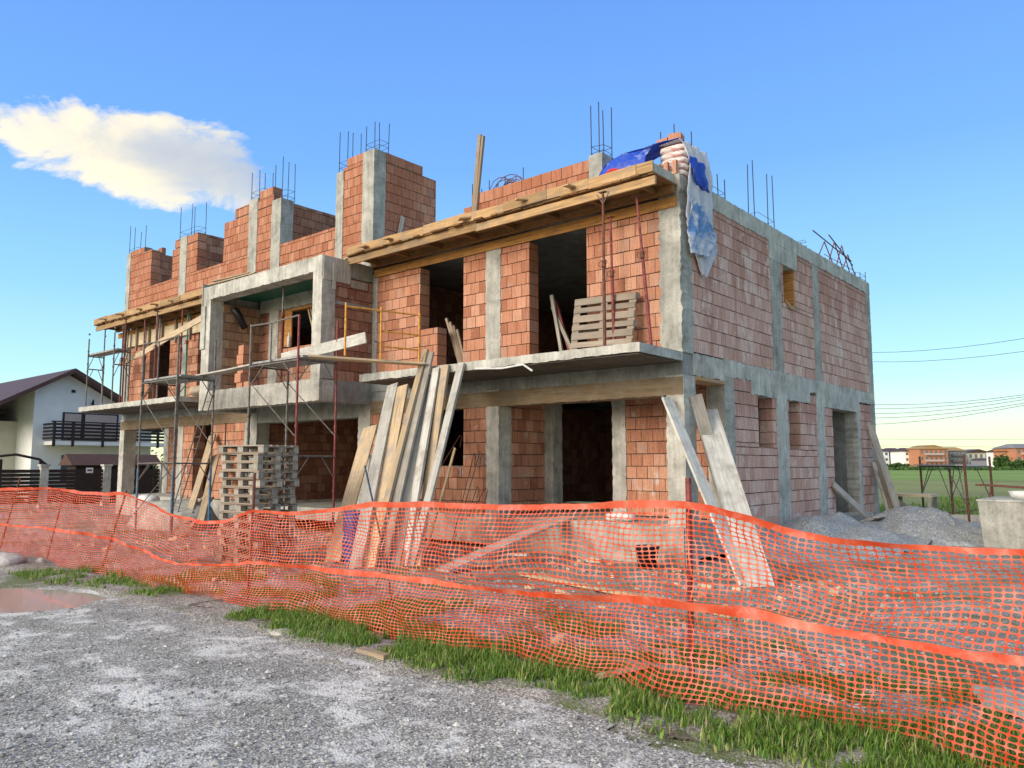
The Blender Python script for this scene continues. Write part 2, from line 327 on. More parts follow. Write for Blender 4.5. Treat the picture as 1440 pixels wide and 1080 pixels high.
def bricks(axis, a0, a1, z0, z1, p0, p1, holes=(), bw=.262, bh=.25, mb=None):
    mb = mb or MB(); zs = [z0]; 
    while zs[-1] < z1-.02: zs.append(min(zs[-1]+bh, z1))
    def bx(u0, u1, q0, q1, za, zb, m):
        if u1-u0 < .012 or zb-za < .012: return
        if axis == 'x': mb.box(u0, u1, q0, q1, za, zb, m)
        else: mb.box(q0, q1, u0, u1, za, zb, m)
    for k in range(len(zs)-1):
        cz = sorted(set([zs[k], zs[k+1]]+[h for H in holes for h in H[2:] if zs[k]+.03 < h < zs[k+1]-.03]))
        for za, zb in zip(cz, cz[1:]):
            zm = (za+zb)/2; iv = [(a0, a1)]
            for h in holes:
                if h[2] < zm < h[3]:
                    iv = [p for (s, e) in iv for p in ((s, min(e, h[0])), (max(s, h[1]), e)) if p[1]-p[0] > .01]
            for (s, e) in iv:
                bx(s+.008, e-.008, p0+.016, p1-.016, za-(.006 if za > z0 else -.004), zb+(.006 if zb < z1 else -.004), 1)
                u = math.floor(s/bw)*bw - (bw*.5 if k % 2 else 0) + jit(.01)
                while u < e:
                    s1 = max(s, u+.006); e1 = min(e, u+bw-.006)
                    if e1-s1 > .02:
                        d = jit(.004); bx(s1, e1, p0+d, p1+jit(.003), za+.008+jit(.003), zb-.008+jit(.003), 0)
                    u += bw
    return mb
def plank(name, p, q, w, t, mt, label, cat='plank', side=(1, 0, 0), group=None, parent=None, twist=0):
    """one board, its own length along local Z, base at p"""
    p = Vector(p); q = Vector(q); d = q-p; L = d.length; d.normalize()
    a = Vector(side); a = (a-d*a.dot(d)).normalized(); b = d.cross(a)
    if twist: a, b = a*math.cos(twist)+b*math.sin(twist), b*math.cos(twist)-a*math.sin(twist)
    mb = MB(); n = 7; rings = []; bow = jit(.006*L)
    for i in range(n):
        z = L*i/(n-1); o = bow*math.sin(math.pi*i/(n-1)); k = jit(.003)
        rings.append([(-w/2+k, -t/2+o, z), (w/2+k, -t/2+o, z), (w/2-k, t/2+o, z), (-w/2-k, t/2+o, z)])
    rings[-1] = [(x, y, z+jit(.012)) for x, y, z in rings[-1]]
    mb.loft(rings); o = mb.build(name, mt)
    Mx = Matrix((a, b, d)).transposed().to_4x4(); o.rotation_euler = Mx.to_euler()
    if parent: o.parent = parent; o.location = p - WLOC.get(parent.name, Vector())
    else: o.location = p; tag(o, label, cat, group)
    return o
# ================================================================== GROUND
def sheet(name, poly, z, m, kind='structure'):
    me = bpy.data.meshes.new(name); me.from_pydata([(x, y, z) for x, y in poly], [], [tuple(range(len(poly)))]); me.materials.append(m); me.update()
    o = bpy.data.objects.new(name, me); col.objects.link(o); o['kind'] = kind; return o
sheet('ground', [(-3000,-1500),(3000,-1500),(3000,4500),(-3000,4500)], -.03, M_FIELD)
sheet('crop_field', [(-300,100),(300,64),(300,190),(-300,420)], -.012, M_CROP)
def grid_sheet(name, x0, x1, y0, y1, nx, ny, zf, m, keep=None):
    xs = np.linspace(x0, x1, nx); ys = np.linspace(y0, y1, ny)
    v = [(x, y, zf(x, y)) for y in ys for x in xs]
    f = [(j*nx+i, j*nx+i+1, (j+1)*nx+i+1, (j+1)*nx+i) for j in range(ny-1) for i in range(nx-1)
         if keep is None or keep((xs[i]+xs[i+1])/2, (ys[j]+ys[j+1])/2)]
    me = bpy.data.meshes.new(name); me.from_pydata(v, [], f); me.materials.append(m)
    me.polygons.foreach_set('use_smooth', [True]*len(f)); me.update()
    o = bpy.data.objects.new(name, me); col.objects.link(o); return o
from mathutils import noise as mn
def fb(x, y, s, o=4): return mn.fractal(Vector((x*s, y*s, 3.3)), 1.0, 2.0, o)
EDGE = [(-40,-8.6),(-12,-8.4),(-6.1,-8.45),(-5.7,-7.6),(-3.5,-7.35),(-2,-7.5),(-.8,-7.56),(-.1,-7.6),(.7,-7.5),(1.2,-7.55),(2.03,-7.69),(2.66,-7.45),(3.23,-7.5),(3.6,-7.75),(4.03,-7.74),(4.63,-7.68),(6,-7.7),(30,-7.7)]
def edge_y(x):
    for (a, b), (c, d) in zip(EDGE, EDGE[1:]):
        if a <= x <= c: return b+(d-b)*(x-a)/(c-a)
    return -7.7
PUD = [tuple(at(px, py, 2, 0))[:2] for px, py in ((-260,836),(-100,829),(0,827),(40,826),(80,828),(112,833),(142,841),(124,847),(88,854),(60,857),(20,859),(0,859),(-120,864),(-260,862))]
def in_pud(x, y, g=0.0):
    ins = False; n = len(PUD); cx = -5.9; cy = -8.35
    x = cx+(x-cx)/(1+g); y = cy+(y-cy)/(1+g*2)
    for i in range(n):
        x1, y1 = PUD[i]; x2, y2 = PUD[i-1]
        if (y1 > y) != (y2 > y) and x < (x2-x1)*(y-y1)/(y2-y1)+x1: ins = not ins
    return ins
def road_z(x, y): return .010 + .018*fb(x, y, .9) + .008*fb(x, y, 4.0, 3) - (.045 if in_pud(x, y, -.03) else (.026 if in_pud(x, y, .03) else (.014 if in_pud(x, y, .10) else 0)))
o = grid_sheet('gravel_road', -34, 14, -16, -6.9, 560, 150, road_z, M_ROAD, lambda x, y: y < edge_y(x)+.18*fb(x, y, 1.7)+.05*fb(x, y, 9)); tag(o, kind='structure')
def site_z(x, y): return .004 + max(0, .02*fb(x, y, .7)) + .005*fb(x, y, 5, 2) + (.03 if -7.6 < y < -7 else 0) - .09*(y < edge_y(x)-.45) - (.06 if in_pud(x, y, .12) else 0)
o = grid_sheet('site_ground', -34, 12, -8.6, 16, 300, 220, site_z, M_SITE, lambda x, y: not (-22.2 < x < -.2 and .3 < y < 11) and (y < 13+1.5*fb(x, y, .5))); tag(o, kind='structure')
pv = [(x+.03*jit(1), y+.03*jit(1)) for x, y in PUD]
tag(sheet('puddle', [(-5.9+(x+5.9)*1.10, -8.35+(y+8.35)*1.22) for x, y in PUD], -.010, M_WAT), kind='structure')
# ================================================================== THE UNFINISHED HOUSE
H = thing('unfinished_house', 'two storey unfinished house of red hollow bricks and bare concrete frame', 'house', (-11.2, 0, 0))
def part(mb, name, m, par=None): return mb.build(name, m, par or H)
XM = -22.4
M_SOF = flat('soffit shade', (.10, .085, .065), .7, 0, .4, 3)  # shade under the balcony put into a near-black colour
def unit(mir):
    fx = (lambda x: XM-x) if mir else (lambda x: x)
    def X(a, b): return (fx(b), fx(a)) if mir else (a, b)
    def holes(hs): return [(*X(h[0], h[1]), h[2], h[3]) for h in hs]
    def bw(a, b, z0, z1, p0, p1, hs=(), m=M_BF):
        a2, b2 = X(a, b); hh = holes(hs); full = sorted(h for h in hh if h[2] <= z0 and h[3] >= z1); cuts = [a2]
        for h in full: cuts += [h[0], h[1]]
        cuts.append(b2)
        for i in range(0, len(cuts), 2): part(bricks('x', cuts[i], cuts[i+1], z0, z1, p0, p1, [h for h in hh if h not in full]), 'brick_wall', [m, M_MO])
    def cz(a, b, y0, y1, z0, z1, m=M_C, j=.013):
        a2, b2 = X(a, b); part(rbox(MB(), 'z', a2, b2, y0, y1, z0, z1, j), 'concrete_column', m)
    # upper storey, street side
    bw(-8.29, -4.64, 3.70, 6.33, 0, .3, [(-6.75, -5.34, 3.6, 6.4)])
    bw(-6.72, -6.16, 3.70, 4.85, .004, .296)
    bw(-4.26, -.38, 3.70, 6.33, 0, .3, [(-3.46, -2.02, 3.6, 6.4)])
    cz(-8.45, -8.27, -.012, .3, 3.70, 6.40); cz(-4.66, -4.24, -.014, .31, 3.70, 6.45); cz(-.42, .012, -.014, .38, 3.70, 6.93, M_C, .03)
    # ground storey
    bw(-8.45, -4.61, .70, 2.95, 0, .38, [(-6.4, -5.31, 1.73 if not mir else .6, 3.0)], M_BG)
    cz(-8.92, -8.46, -.014, .4, .0, 3.2); cz(-4.63, -4.285, -.014, .40, .0, 3.3, M_CW if not mir else M_C)
    a, b = X(-4.6, -4.30)
    part(bricks('y', .40, 1.56, .70, 3.3, a, b), 'brick_wall', [M_BG, M_MO])
    cz(-4.6, -4.292, 1.56, 1.9, .68, 3.3); cz(-4.292, -4.07, 1.58, 1.92, .68, 3.3)
    cz(-2.53, -2.2, 1.60, 2.0, .68, 3.3, M_CW)
    bw(-2.2, -.34, .70, 3.3, 1.62, 1.95, (), M_BG)
    cz(-.34, .012, -.014, .42, -.05, 3.3, M_CW); cz(-.36, .012, 1.6, 2.02, .0, 3.7)
    # beams under the balcony
    a, b = X(-8.45, 0)
    part(rbox(MB(), 'x', a, b, -.02, .38, 2.95, 3.27, .01), 'concrete_beam', wood_beam); part(MB().box(a+.01, b-.01, .02, .37, 3.272, 3.54), 'concrete_beam', M_CD)  # upper strip darker: shade of the balcony slab put into its colour
    a, b = X(-7.1, 0)
    part(rbox(MB(), 'x', a, b, -1.45, 0.0, 3.545, 3.70, .012, .09), 'balcony_slab', M_CB); part(MB().box(a+.04, b-.04, -1.41, -.02, 3.52, 3.53), 'soffit_shade_sheet', M_SOF)  # thin dark sheet added below the slab stands in for its shade
    # ground floor slab and plinth
    a, b = X(-8.95, 0.0)
    part(MB().box(a+.003, b-.003, .035, 5.5, .1, .68), 'ground_slab', M_CB)
    a, b = X(-4.3, -.03)
    part(rbox(MB(), 'x', a, b, -.05, 0.032, -.02, .66, .02), 'porch_plinth', M_C)
wood_beam = wood('formed beam', (.22, .16, .095), 0, .45, .7, (.26, .22, .17))
unit(False); unit(True)
# bay between the two units (upper storey loggia)
bx0, bx1 = -13.95, -8.45
for a, b in ((bx0, bx0+.42), (bx1-.36, bx1)):
    part(rbox(MB(), 'z', a, b, -1.52, -1.14, 3.70, 6.30, .008), 'concrete_column', M_CW)
part(rbox(MB(), 'x', bx0, bx1, -1.525, -1.13, 6.27, 6.63, .014), 'concrete_beam', M_CB)
part(rbox(MB(), 'x', bx0, bx1, -1.53, -1.13, 3.20, 3.72, .012), 'concrete_beam', M_CW)
part(rbox(MB(), 'y', bx1-.34, bx1-.002, -1.13, 0, 3.20, 3.71, .012), 'concrete_beam', M_CD)
part(rbox(MB(), 'y', bx0+.002, bx0+.34, -1.13, 0, 3.20, 3.71, .012), 'concrete_beam', M_CD)
part(rbox(MB(), 'y', bx1-.32, bx1-.004, -1.13, 0, 6.22, 6.62, .012), 'concrete_beam', M_CD)
part(rbox(MB(), 'y', bx0+.004, bx0+.32, -1.13, 0, 6.22, 6.62, .012), 'concrete_beam', M_CD)
part(MB().box(bx0+.34, bx1-.34, -1.13, 0, 3.42, 3.66), 'floor_slab', M_C)
part(MB().box(bx0+.32, bx1-.32, -1.13, 0, 6.42, 6.6), 'ceiling_slab', M_GRN)
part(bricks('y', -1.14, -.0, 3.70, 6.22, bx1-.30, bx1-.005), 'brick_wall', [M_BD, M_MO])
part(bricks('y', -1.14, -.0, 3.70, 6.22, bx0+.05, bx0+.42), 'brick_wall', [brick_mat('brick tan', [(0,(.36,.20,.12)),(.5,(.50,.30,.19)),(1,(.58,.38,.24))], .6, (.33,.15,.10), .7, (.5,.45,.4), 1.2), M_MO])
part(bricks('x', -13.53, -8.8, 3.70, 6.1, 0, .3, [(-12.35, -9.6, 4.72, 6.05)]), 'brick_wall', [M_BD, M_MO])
part(rbox(MB(), 'z', -13.0, -12.55, -.02, .3, 3.66, 6.1, .012), 'concrete_column', M_C)
part(rbox(MB(), 'x', -13.5, -8.8, -.015, .3, 6.06, 6.42, .012), 'concrete_beam', M_C)
part(MB().box(-12.35, -12.0, .05, .09, 5.0, 6.05).box(-12.02, -9.7, .05, .2, 5.98, 6.05), 'lintel_board', M_WXO)
part(bricks('x', -12.33, -10.9, 4.73, 4.94, -.02, .28), 'brick_sill', [M_BF, M_MO])
part(rbox(MB(), 'x', -13.95, -8.45, .0, .4, 2.9, 3.5, .012), 'concrete_beam', M_CD)
part(rbox(MB(), 'z', -14.12, -13.83, -.014, .42, .0, 3.2, .013), 'concrete_column', M_C)
part(MB().box(-8.35, -8.25, -.02, 0, 4.72, 4.74), 'wire_tie', M_REB)
part(MB().box(bx1+.004, bx1+.03, -1.50, -.72, 6.05, 6.62).box(bx1+.031, bx1+.06, -1.25, -1.17, 5.85, 6.5), 'shutter_panel', M_WG)
part(MB().box(bx1+.005, bx1+.028, -.70, -.2, 5.98, 6.16), 'shutter_board', M_WG)
part(MB().box(bx0-.02, bx0+.2, -1.56, -1.531, 4.9, 6.1), 'shutter_panel', M_CB)
part(MB().box(bx0-.03, bx0+.02, -1.55, -1.2, 6.1, 6.75), 'shutter_board', M_WG)
part(MB().box(bx1-.003, bx1+.012, -1.1, -.1, 5.52, 5.60), 'wall_chase', M_CD)
# garage depth and dark interiors
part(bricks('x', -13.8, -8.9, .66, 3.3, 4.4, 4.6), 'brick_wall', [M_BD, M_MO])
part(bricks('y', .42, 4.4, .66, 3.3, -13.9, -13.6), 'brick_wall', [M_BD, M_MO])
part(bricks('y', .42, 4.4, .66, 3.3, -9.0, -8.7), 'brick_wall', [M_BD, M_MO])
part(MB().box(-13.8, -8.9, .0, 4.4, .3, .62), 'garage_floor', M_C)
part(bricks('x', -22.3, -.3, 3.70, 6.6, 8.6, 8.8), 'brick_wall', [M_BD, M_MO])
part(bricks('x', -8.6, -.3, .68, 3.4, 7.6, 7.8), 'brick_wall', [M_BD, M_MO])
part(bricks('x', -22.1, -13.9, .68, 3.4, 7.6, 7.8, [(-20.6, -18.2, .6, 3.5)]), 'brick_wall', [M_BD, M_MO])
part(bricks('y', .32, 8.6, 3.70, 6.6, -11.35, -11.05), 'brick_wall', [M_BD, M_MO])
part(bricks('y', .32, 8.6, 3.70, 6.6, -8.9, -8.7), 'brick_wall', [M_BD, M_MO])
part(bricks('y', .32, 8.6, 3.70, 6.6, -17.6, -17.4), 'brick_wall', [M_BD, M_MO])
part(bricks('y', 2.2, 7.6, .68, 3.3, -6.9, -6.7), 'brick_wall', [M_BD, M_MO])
# floor slabs
part(MB().box(-22.38, -.02, .0, 11.28, 3.50, 3.695), 'floor_slab', M_CD)
part(MB().box(-22.39, -.3, .02, 11.1, 6.64, 6.935), 'roof_slab', M_CD)  # ceilings in the darker concrete, interior shade put into their colour
# right gable (side) wall
def sw(y0, y1, z0, z1, hs=(), m=M_BS): part(bricks('y', y0, y1, z0, z1, -.3, 0, hs, bw=.205), 'brick_wall', [m, M_MO])
def sc(y0, y1, z0, z1, m=M_C, j=.02): 
    mb = MB(); n = int((z1-z0)/.07)+2; rg = []
    for i in range(n):
        z = z0+(z1-z0)*i/(n-1); a, b = y0+jit(j), y1+jit(j)
        rg.append([(-.31, a, z), (.012, a, z), (.012, b, z), (-.31, b, z)])
    part(mb.loft(rg), 'concrete_column', m)
sw(.38, 4.05, 3.74, 6.62); sw(4.6, 6.63, 3.74, 6.24, [(4.78, 5.47, 5.34, 6.3)]); sw(5.62, 6.63, 6.24, 6.6); sw(7.05, 10.93, 3.74, 6.6)
sc(4.05, 4.6, 3.7, 6.22); sc(6.63, 7.05, 3.7, 6.6); sc(10.93, 11.3, .0, 6.62)
part(rbox(MB(), 'y', -.31, .018, .38, 11.3, 6.60, 6.94, .016), 'concrete_beam', M_CB)
part(rbox(MB(), 'y', -.312, .016, 3.98, 5.62, 6.21, 6.60, .008), 'concrete_beam', M_CB)
part(MB().box(-.3, -.02, 5.44, 5.475, 5.34, 6.2), 'window_board', M_WXO)
rr_ = MB(); [rr_.tube([(.03, 4.8, 5.40), (.05, 5.1+jit(.05), 5.27+jit(.03)), (.03, 5.55, 5.30)], .012, 5) for k in range(4)]
part(rr_, 'rope_tie', M_WL)
sw(2.04, 4.13, .42, 3.18, [(3.17, 3.92, 2.08, 3.25)]); sw(2.04, 2.85, 3.18, 3.45); sw(4.76, 6.58, .42, 3.14, [(4.84, 5.50, 2.06, 3.2)])
sw(7.1, 7.7, .42, 3.12); sw(9.85, 10.93, .42, 3.38); sw(6.15, 6.58, 3.14, 3.36)
sc(4.12, 4.75, .0, 3.2, M_CB, .03); sc(6.57, 7.1, .0, 3.4, M_CB, .03); sc(9.62, 9.88, .0, 3.4, M_CB)
part(rbox(MB(), 'y', -.31, .015, 1.6, 11.3, 3.42, 3.74, .02), 'concrete_beam', M_CB)
part(rbox(MB(), 'y', -.308, .014, 2.85, 6.15, 3.15, 3.44, .02), 'concrete_beam', M_CB)
part(rbox(MB(), 'y', -.308, .014, 6.58, 9.88, 3.13, 3.44, .012), 'concrete_beam', M_CB)
part(rbox(MB(), 'y', -.31, .01, .38, 1.6, 3.32, 3.72, .02), 'concrete_beam', M_CW)
part(MB().box(-.34, .06, .43, 1.58, 3.24, 3.27).box(-.3, .03, .43, 1.58, 3.275, 3.31), 'formwork_board', M_WY)
part(rbox(MB(), 'y', -.32, .03, 1.6, 11.3, -.05, .43, .01), 'plinth', M_C)
part(MB().box(-2.6, -.3, 9.62, 9.9, .4, 3.4), 'door_side_wall', M_CD)
part(MB().box(-.3, .25, 7.5, 9.9, .30, .47), 'door_step', M_CB)
# far side and back walls
def backw(): 
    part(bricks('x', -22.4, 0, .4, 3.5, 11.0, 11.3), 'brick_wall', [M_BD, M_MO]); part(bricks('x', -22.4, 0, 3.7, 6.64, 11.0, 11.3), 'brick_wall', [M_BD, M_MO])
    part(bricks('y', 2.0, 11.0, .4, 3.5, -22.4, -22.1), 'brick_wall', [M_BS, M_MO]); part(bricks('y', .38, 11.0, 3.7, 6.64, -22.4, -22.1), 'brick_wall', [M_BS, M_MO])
backw()
# attic storey standing on the roof slab
def aw(a, b, z0, z1, hs=()): part(bricks('x', a, b, z0, z1, 0, .3, hs), 'brick_wall', [M_BF, M_MO])
def ac(a, b, z0, z1, d=.42): part(rbox(MB(), 'z', a, b, -.02, d, z0, z1, .01), 'concrete_column', M_C)
aw(-22.3, -8.95, 6.64, 7.98); 
aw(-22.28, -20.62, 7.98, 9.30); aw(-22.28, -21.2, 9.30, 9.50); ac(-22.55, -22.25, 6.6, 9.45)
aw(-19.05, -17.37, 7.98, 9.0); aw(-18.9, -17.37, 9.0, 9.28); ac(-18.5, -18.05, 6.64, 9.30)
aw(-15.72, -13.0, 7.98, 9.25); aw(-15.1, -13.0, 9.25, 9.55); aw(-13.75, -13.05, 9.55, 9.80); ac(-14.28, -13.82, 6.62, 9.62); ac(-13.06, -12.60, 6.62, 9.35, .40)
aw(-9.75, -8.93, 6.64, 9.5); aw(-9.6, -8.93, 9.5, 9.72); ac(-10.02, -9.72, 6.64, 9.42); ac(-8.93, -8.48, 6.64, 9.70, .36)
def ap(x, y1, z1, st): 
    part(bricks('y', .30, y1, 6.94, z1, x-.3, x, []), 'brick_wall', [M_BD, M_MO])
    if st: part(bricks('y', .36, y1-st, z1, z1+.25, x-.3, x, []), 'brick_wall', [M_BD, M_MO])
ap(-20.62, .95, 9.2, .45); ap(-17.37, 1.3, 9.28, 0); ap(-12.62, 2.6, 9.3, 0)
part(bricks('y', .36, 2.15, 6.94, 9.47, -8.78, -8.49, []), 'brick_wall', [M_BF, M_MO]); part(bricks('y', .36, 1.65, 9.47, 9.72, -8.78, -8.49), 'brick_wall', [M_BF, M_MO])
aw(-5.1, -1.92, 6.95, 7.72); aw(-5.35, -5.1, 6.95, 7.45); ac(-1.94, -1.62, 6.94, 7.76, .45)
# starter bars
def bars(x0, x1, y0, y1, z0, z1, n=4):
    mb = MB(); xs = [x0+(x1-x0)*i/(n-1) for i in range(n)]
    for i, x in enumerate(xs):
        y = y0 if i % 2 == 0 else y1; l = jit(.01)
        mb.tube([(x, y, z0-.1), (x+jit(.015), y+jit(.015), z1-abs(jit(.22)))], .011, 5)
    for k in range(2):
        z = z0+.06+.14*k+jit(.03); mb.tube([(x0, y0, z), (x1, y0, z+jit(.03)), (x1, y1, z), (x0, y1, z)], .006, 4, closed=True)
    part(mb, 'starter_bars', M_REB)
for a, b, z0, z1 in ((-22.5, -21.9, 9.4, 10.55), (-18.65, -17.5, 9.3, 10.5), (-14.25, -13.6, 9.65, 10.6), (-12.98, -12.45, 9.35, 10.6), (-9.98, -9.46, 9.5, 10.6), (-8.88, -8.35, 9.7, 10.6), (-1.9, -1.62, 7.75, 9.0)):
    bars(a, b, .03, .33, z0, z1, 4 if b-a > .3 else 4)
for y0, y1, z1 in ((1.5, 2.0, 7.55), (3.6, 4.5, 8.4), (6.35, 6.5, 7.15), (10.5, 11.2, 7.3)): bars(-.26, -.05, y0, y1, 6.93, z1)
bars(-5.5, -4.0, .45, .5, 6.94, 8.2, 7); bars(-3.4, -3.0, 2.6, 2.9, 6.94, 8.3); bars(-.85, -.4, .9, 1.3, 6.94, 8.35); bars(-6.6, -6.0, 1.6, 2.0, 6.94, 7.7, 3)
# ================================================================== FORMWORK CANOPIES
def canopy(x0, x1, label, lift, seed):
    r = random.Random(seed)
    t = thing('formwork_canopy', label, 'formwork', ((x0+x1)/2, -.4, 6.5))
    mb = MB(); x = x0
    while x < x1-.05:
        w = r.uniform(.14, .24); e = min(x+w, x1); mb.box(x+.003, e-.003, -.80-r.uniform(0, .14), -.02, 6.70+r.uniform(0, .006), 6.735)
        x = e
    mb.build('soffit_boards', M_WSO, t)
    mb = MB(); x = x0
    while x < x1-.05:
        w = min(r.uniform(.8, 1.7), x1-x); z = 6.74+r.uniform(-.01, .02); y = -.84-r.uniform(0, .05)
        mb.beam((x, y, z+.085+r.uniform(-.015, .015)), (x+w, y, z+.085+r.uniform(-.02, .02)), .19, .028); x += w
    mb.build('edge_board', M_WX, t)
    for k in range(int((x1-x0)/1.5)):
        mb = MB()
        xx = x0+.4+1.5*k+r.uniform(-.6, .6); mb.beam((xx, -1.02-r.uniform(0, .12), 6.80+r.uniform(-.03, .03)), (xx+r.uniform(-.3, .3), -.6, 6.86), .025, r.uniform(.10, .22), (0, 0, 1)); mb.build('loose_board', M_WY, t)
    mb = MB(); mb.beam((x0-.05, -.78, 6.60), ((x0+x1)/2, -.78, 6.62), .16, .05); mb.beam(((x0+x1)/2-.02, -.775, 6.595), (x1, -.775, 6.60), .15, .05)
    mb.build('fascia_beam', M_WX, t)
    MB().box(x0+.03, x1-.02, -.045, -.018, 6.33, 6.52).build('wall_beam', M_WXO, t); MB().box(x0+.03, x1-.02, -.16, -.05, 6.56, 6.70).build('ledger', M_WSO, t)
    x = x0+.3
    while x < x1: MB().beam((x, -.75, 6.64), (x, -.17, 6.64), .1, .06).build('joist', M_WSO, t); x += 1.1
    MB().box(x0+.1, x1-.06, -.78, .0, 6.737, 6.93).build('fresh_concrete', M_CB, t)
    return t
canopy(-8.40, -.03, 'timber formwork canopy under the roof edge of the right half, beside the blue sheet', 0, 3)
canopy(-22.95, -13.98, 'timber formwork canopy at the far left end of the unfinished house', 0, 5)
t = thing('timber_shutter', 'pale timber shutter panel with dark battens under the far left canopy', 'formwork', (-18.3, -.1, 5.8))
MB().beam((-22.3, -.10, 6.12), (-14.2, -.10, 6.12), .03, .44, (0, 1, 0)).build('panel_board', M_WLX, t)
for k in range(9): MB().box(-22.1+.95*k, -22.02+.95*k, -.19, -.12, 5.7, 6.5).build('batten', M_WD, t)
plank('plank', at(293, 402, 1, -1.0), at(362, 384, 1, -.9), .2, .03, M_WL, 'yellowish plank lying on the bay roof at the foot of the attic wall', side=(0, 1, 0))
plank('plank', at(300, 396, 1, -.5), at(352, 384, 1, -.4), .16, .03, M_WL, 'second yellowish plank on the bay roof nearer the attic wall', side=(0, 1, 0))
for i, (x, yy, z) in enumerate(((-8.3, -.5, 6.95), (-8.1, -.3, 6.98), (-8.6, -.55, 6.8))): plank('plank', (x-.5, yy, z-.1), (x+.5, yy-.15, z), .16, .03, M_WL, ['short board overlapping the left end of the right canopy', 'upper board piece on the left end of the right canopy', 'lowest board stub at the left end of the right canopy'][i], side=(0, 1, 0))
o = MB().beam((-5.02, -.05, 7.0), (-4.85, -.02, 9.02), .10, .05, (1,0,0)).beam((-4.96, -.05, 7.0), (-4.76, 0, 8.97), .06, .06, (1,0,0)).build('upright_post', M_WD, loc=(-4.9, 0, 7)); tag(o, 'tall timber post standing upright above the roof edge', 'post')
# rebar coils / bent bars on roof
mb = MB()
for k in range(9):
    c = Vector((-4.15+jit(.16), .12+jit(.05), 7.62+jit(.06))); rr0 = .28+jit(.07)
    mb.tube([(c.x+rr0*math.cos(t*.5236), c.y+.1*math.sin(t*.5236+k), c.z+rr0*math.sin(t*.5236)) for t in range(12)], .009, 4, closed=True)
o = mb.build('wire_coil', M_RUST, loc=(-4.15, .1, 7.4)); tag(o, 'tangled coil of steel wire on the roof wall beside the upright post', 'wire coil')
mb = MB()
for k, (y, h) in enumerate(((8.0, .55), (8.8, .72), (9.4, .75), (9.9, .6))):
    mb.tube([(-.2, y-.35, 6.95), (-.15, y+.1, 6.95+h), (-.1, y+.6, 6.95)], .016, 5)
mb.tube([(-.16, 7.3, 7.62), (-.15, 9.0, 7.5), (-.12, 10.2, 7.4)], .016, 5); mb.tube([(-.16, 8.5, 7.78), (-.12, 10.3, 7.3)], .016, 5); mb.tube([(-.2,8.2,7.2),(-.1,10.3,7.15)], .01, 4)
o = mb.build('rebar_cage', M_RUST, loc=(-.15, 9, 6.95)); tag(o, 'rusty triangular reinforcement cage standing on the far end of the side wall top', 'rebar cage')
# small planks leaning on the attic pier
for i, (a, b, w) in enumerate((((-8.3, .55, 6.95), (-8.46, .95, 8.15), .12), ((-8.3, 1.25, 6.95), (-8.46, 1.55, 7.8), .09), ((-8.25, 1.6, 6.95), (-8.46, 1.72, 8.1), .16))):
    plank('plank', a, b, w, .025, M_WG, ['pale plank leaning on the tall attic pier, nearest the concrete column', 'short plank leaning on the tall attic pier, middle of three', 'wide plank leaning on the right end of the tall attic pier'][i], side=(0, 1, 0))
# ================================================================== PROPS
def prop(x, y, z0, z1, label, group=None, m=None, fork=False, col_h=None, lean=0):
    m = m or M_RUST; t = thing('steel_prop', label, 'steel prop', (x, y, z0), group)
    h = z0+(z1-z0)*(col_h or .62); L = lambda z: (x+lean*(z-z0)/(z1-z0), y, z)
    MB().box(x-.07, x+.07, y-.07, y+.07, z0+.002, z0+.012).build('base_plate', m, t)
    MB().tube([L(z0+.012), L(h)], .030, 8).build('outer_tube', m, t)
    MB().tube([L(h-.03), L(z1-.012)], .023, 8).build('inner_tube', M_STEEL if m is M_RUST and rnd.random() < .4 else m, t)
    c = L(h); mb = MB().tube([(c[0], c[1], h-.10), (c[0], c[1], h+.03)], .042, 8)
    mb.tube([(c[0]+.09*math.cos(a*.785), c[1]-.03+.03*math.sin(a*.785), h-.03+.07*math.sin(a*.785)) for a in range(8)], .007, 4, closed=True)
    mb.build('collar', M_RUST, t)
    q = L(z1)
    if fork:
        mb = MB()
        for s in (-1, 1): mb.tube([(q[0], q[1], z1-.22), (q[0]+s*.13, q[1], z1-.02)], .010, 5)
        mb.box(q[0]-.07, q[0]+.07, q[1]-.05, q[1]+.05, z1-.012, z1-.002).build('fork_head', M_STEEL, t)
    else: MB().box(q[0]-.07, q[0]+.07, q[1]-.05, q[1]+.05, z1-.012, z1-.002).build('head_plate', M_RUST, t)
    return t
prop(-.93, -1.05, 3.71, 6.52, 'red brown steel prop in front of the leaning pallet on the balcony', fork=True, m=M_RUST, col_h=.55)
prop(-1.22, -.30, 3.71, 6.32, 'steel prop against the wall behind the leaning pallet', m=M_RED, col_h=.6, lean=-.05)
prop(-.30, -.55, 3.71, 6.50, 'steel prop on the balcony nearest the corner column', m=M_RED, col_h=.62, lean=-.25)
ords = ['far left', 'second', 'third', 'fourth', 'fifth', 'sixth', 'seventh', 'eighth', 'ninth', 'tenth', 'eleventh', 'slim last', 'outer rusty', 'outermost rusty']
pl = [(-22.3, -.75, M_STEEL, 0), (-21.6, -.25, M_STEEL, 0), (-20.75, -.78, M_RUST, 1), (-20.2, -.25, M_STEEL, 0), (-19.2, -.75, M_RED, 0), (-18.55, -.55, M_STEEL, 0), (-18.2, -.78, M_RED, 0), (-17.0, -.4, M_GREENP, 0), (-16.6, -.78, M_RED, 0), (-15.9, -.4, M_RUST, 0), (-15.0, -.75, M_RUST, 0), (-14.4, -.35, M_STEEL, 0), (-17.6, -1.1, M_RUST, 0), (-19.7, -1.15, M_RUST, 0)]
for i, (x, y, m, fk) in enumerate(pl):
    prop(x, y, 3.71, 6.52 if y < -.6 else 6.6, '%s steel prop from the left under the far left formwork canopy' % ords[i], 'props under the left canopy', m, bool(fk), rnd.uniform(.5, .7))
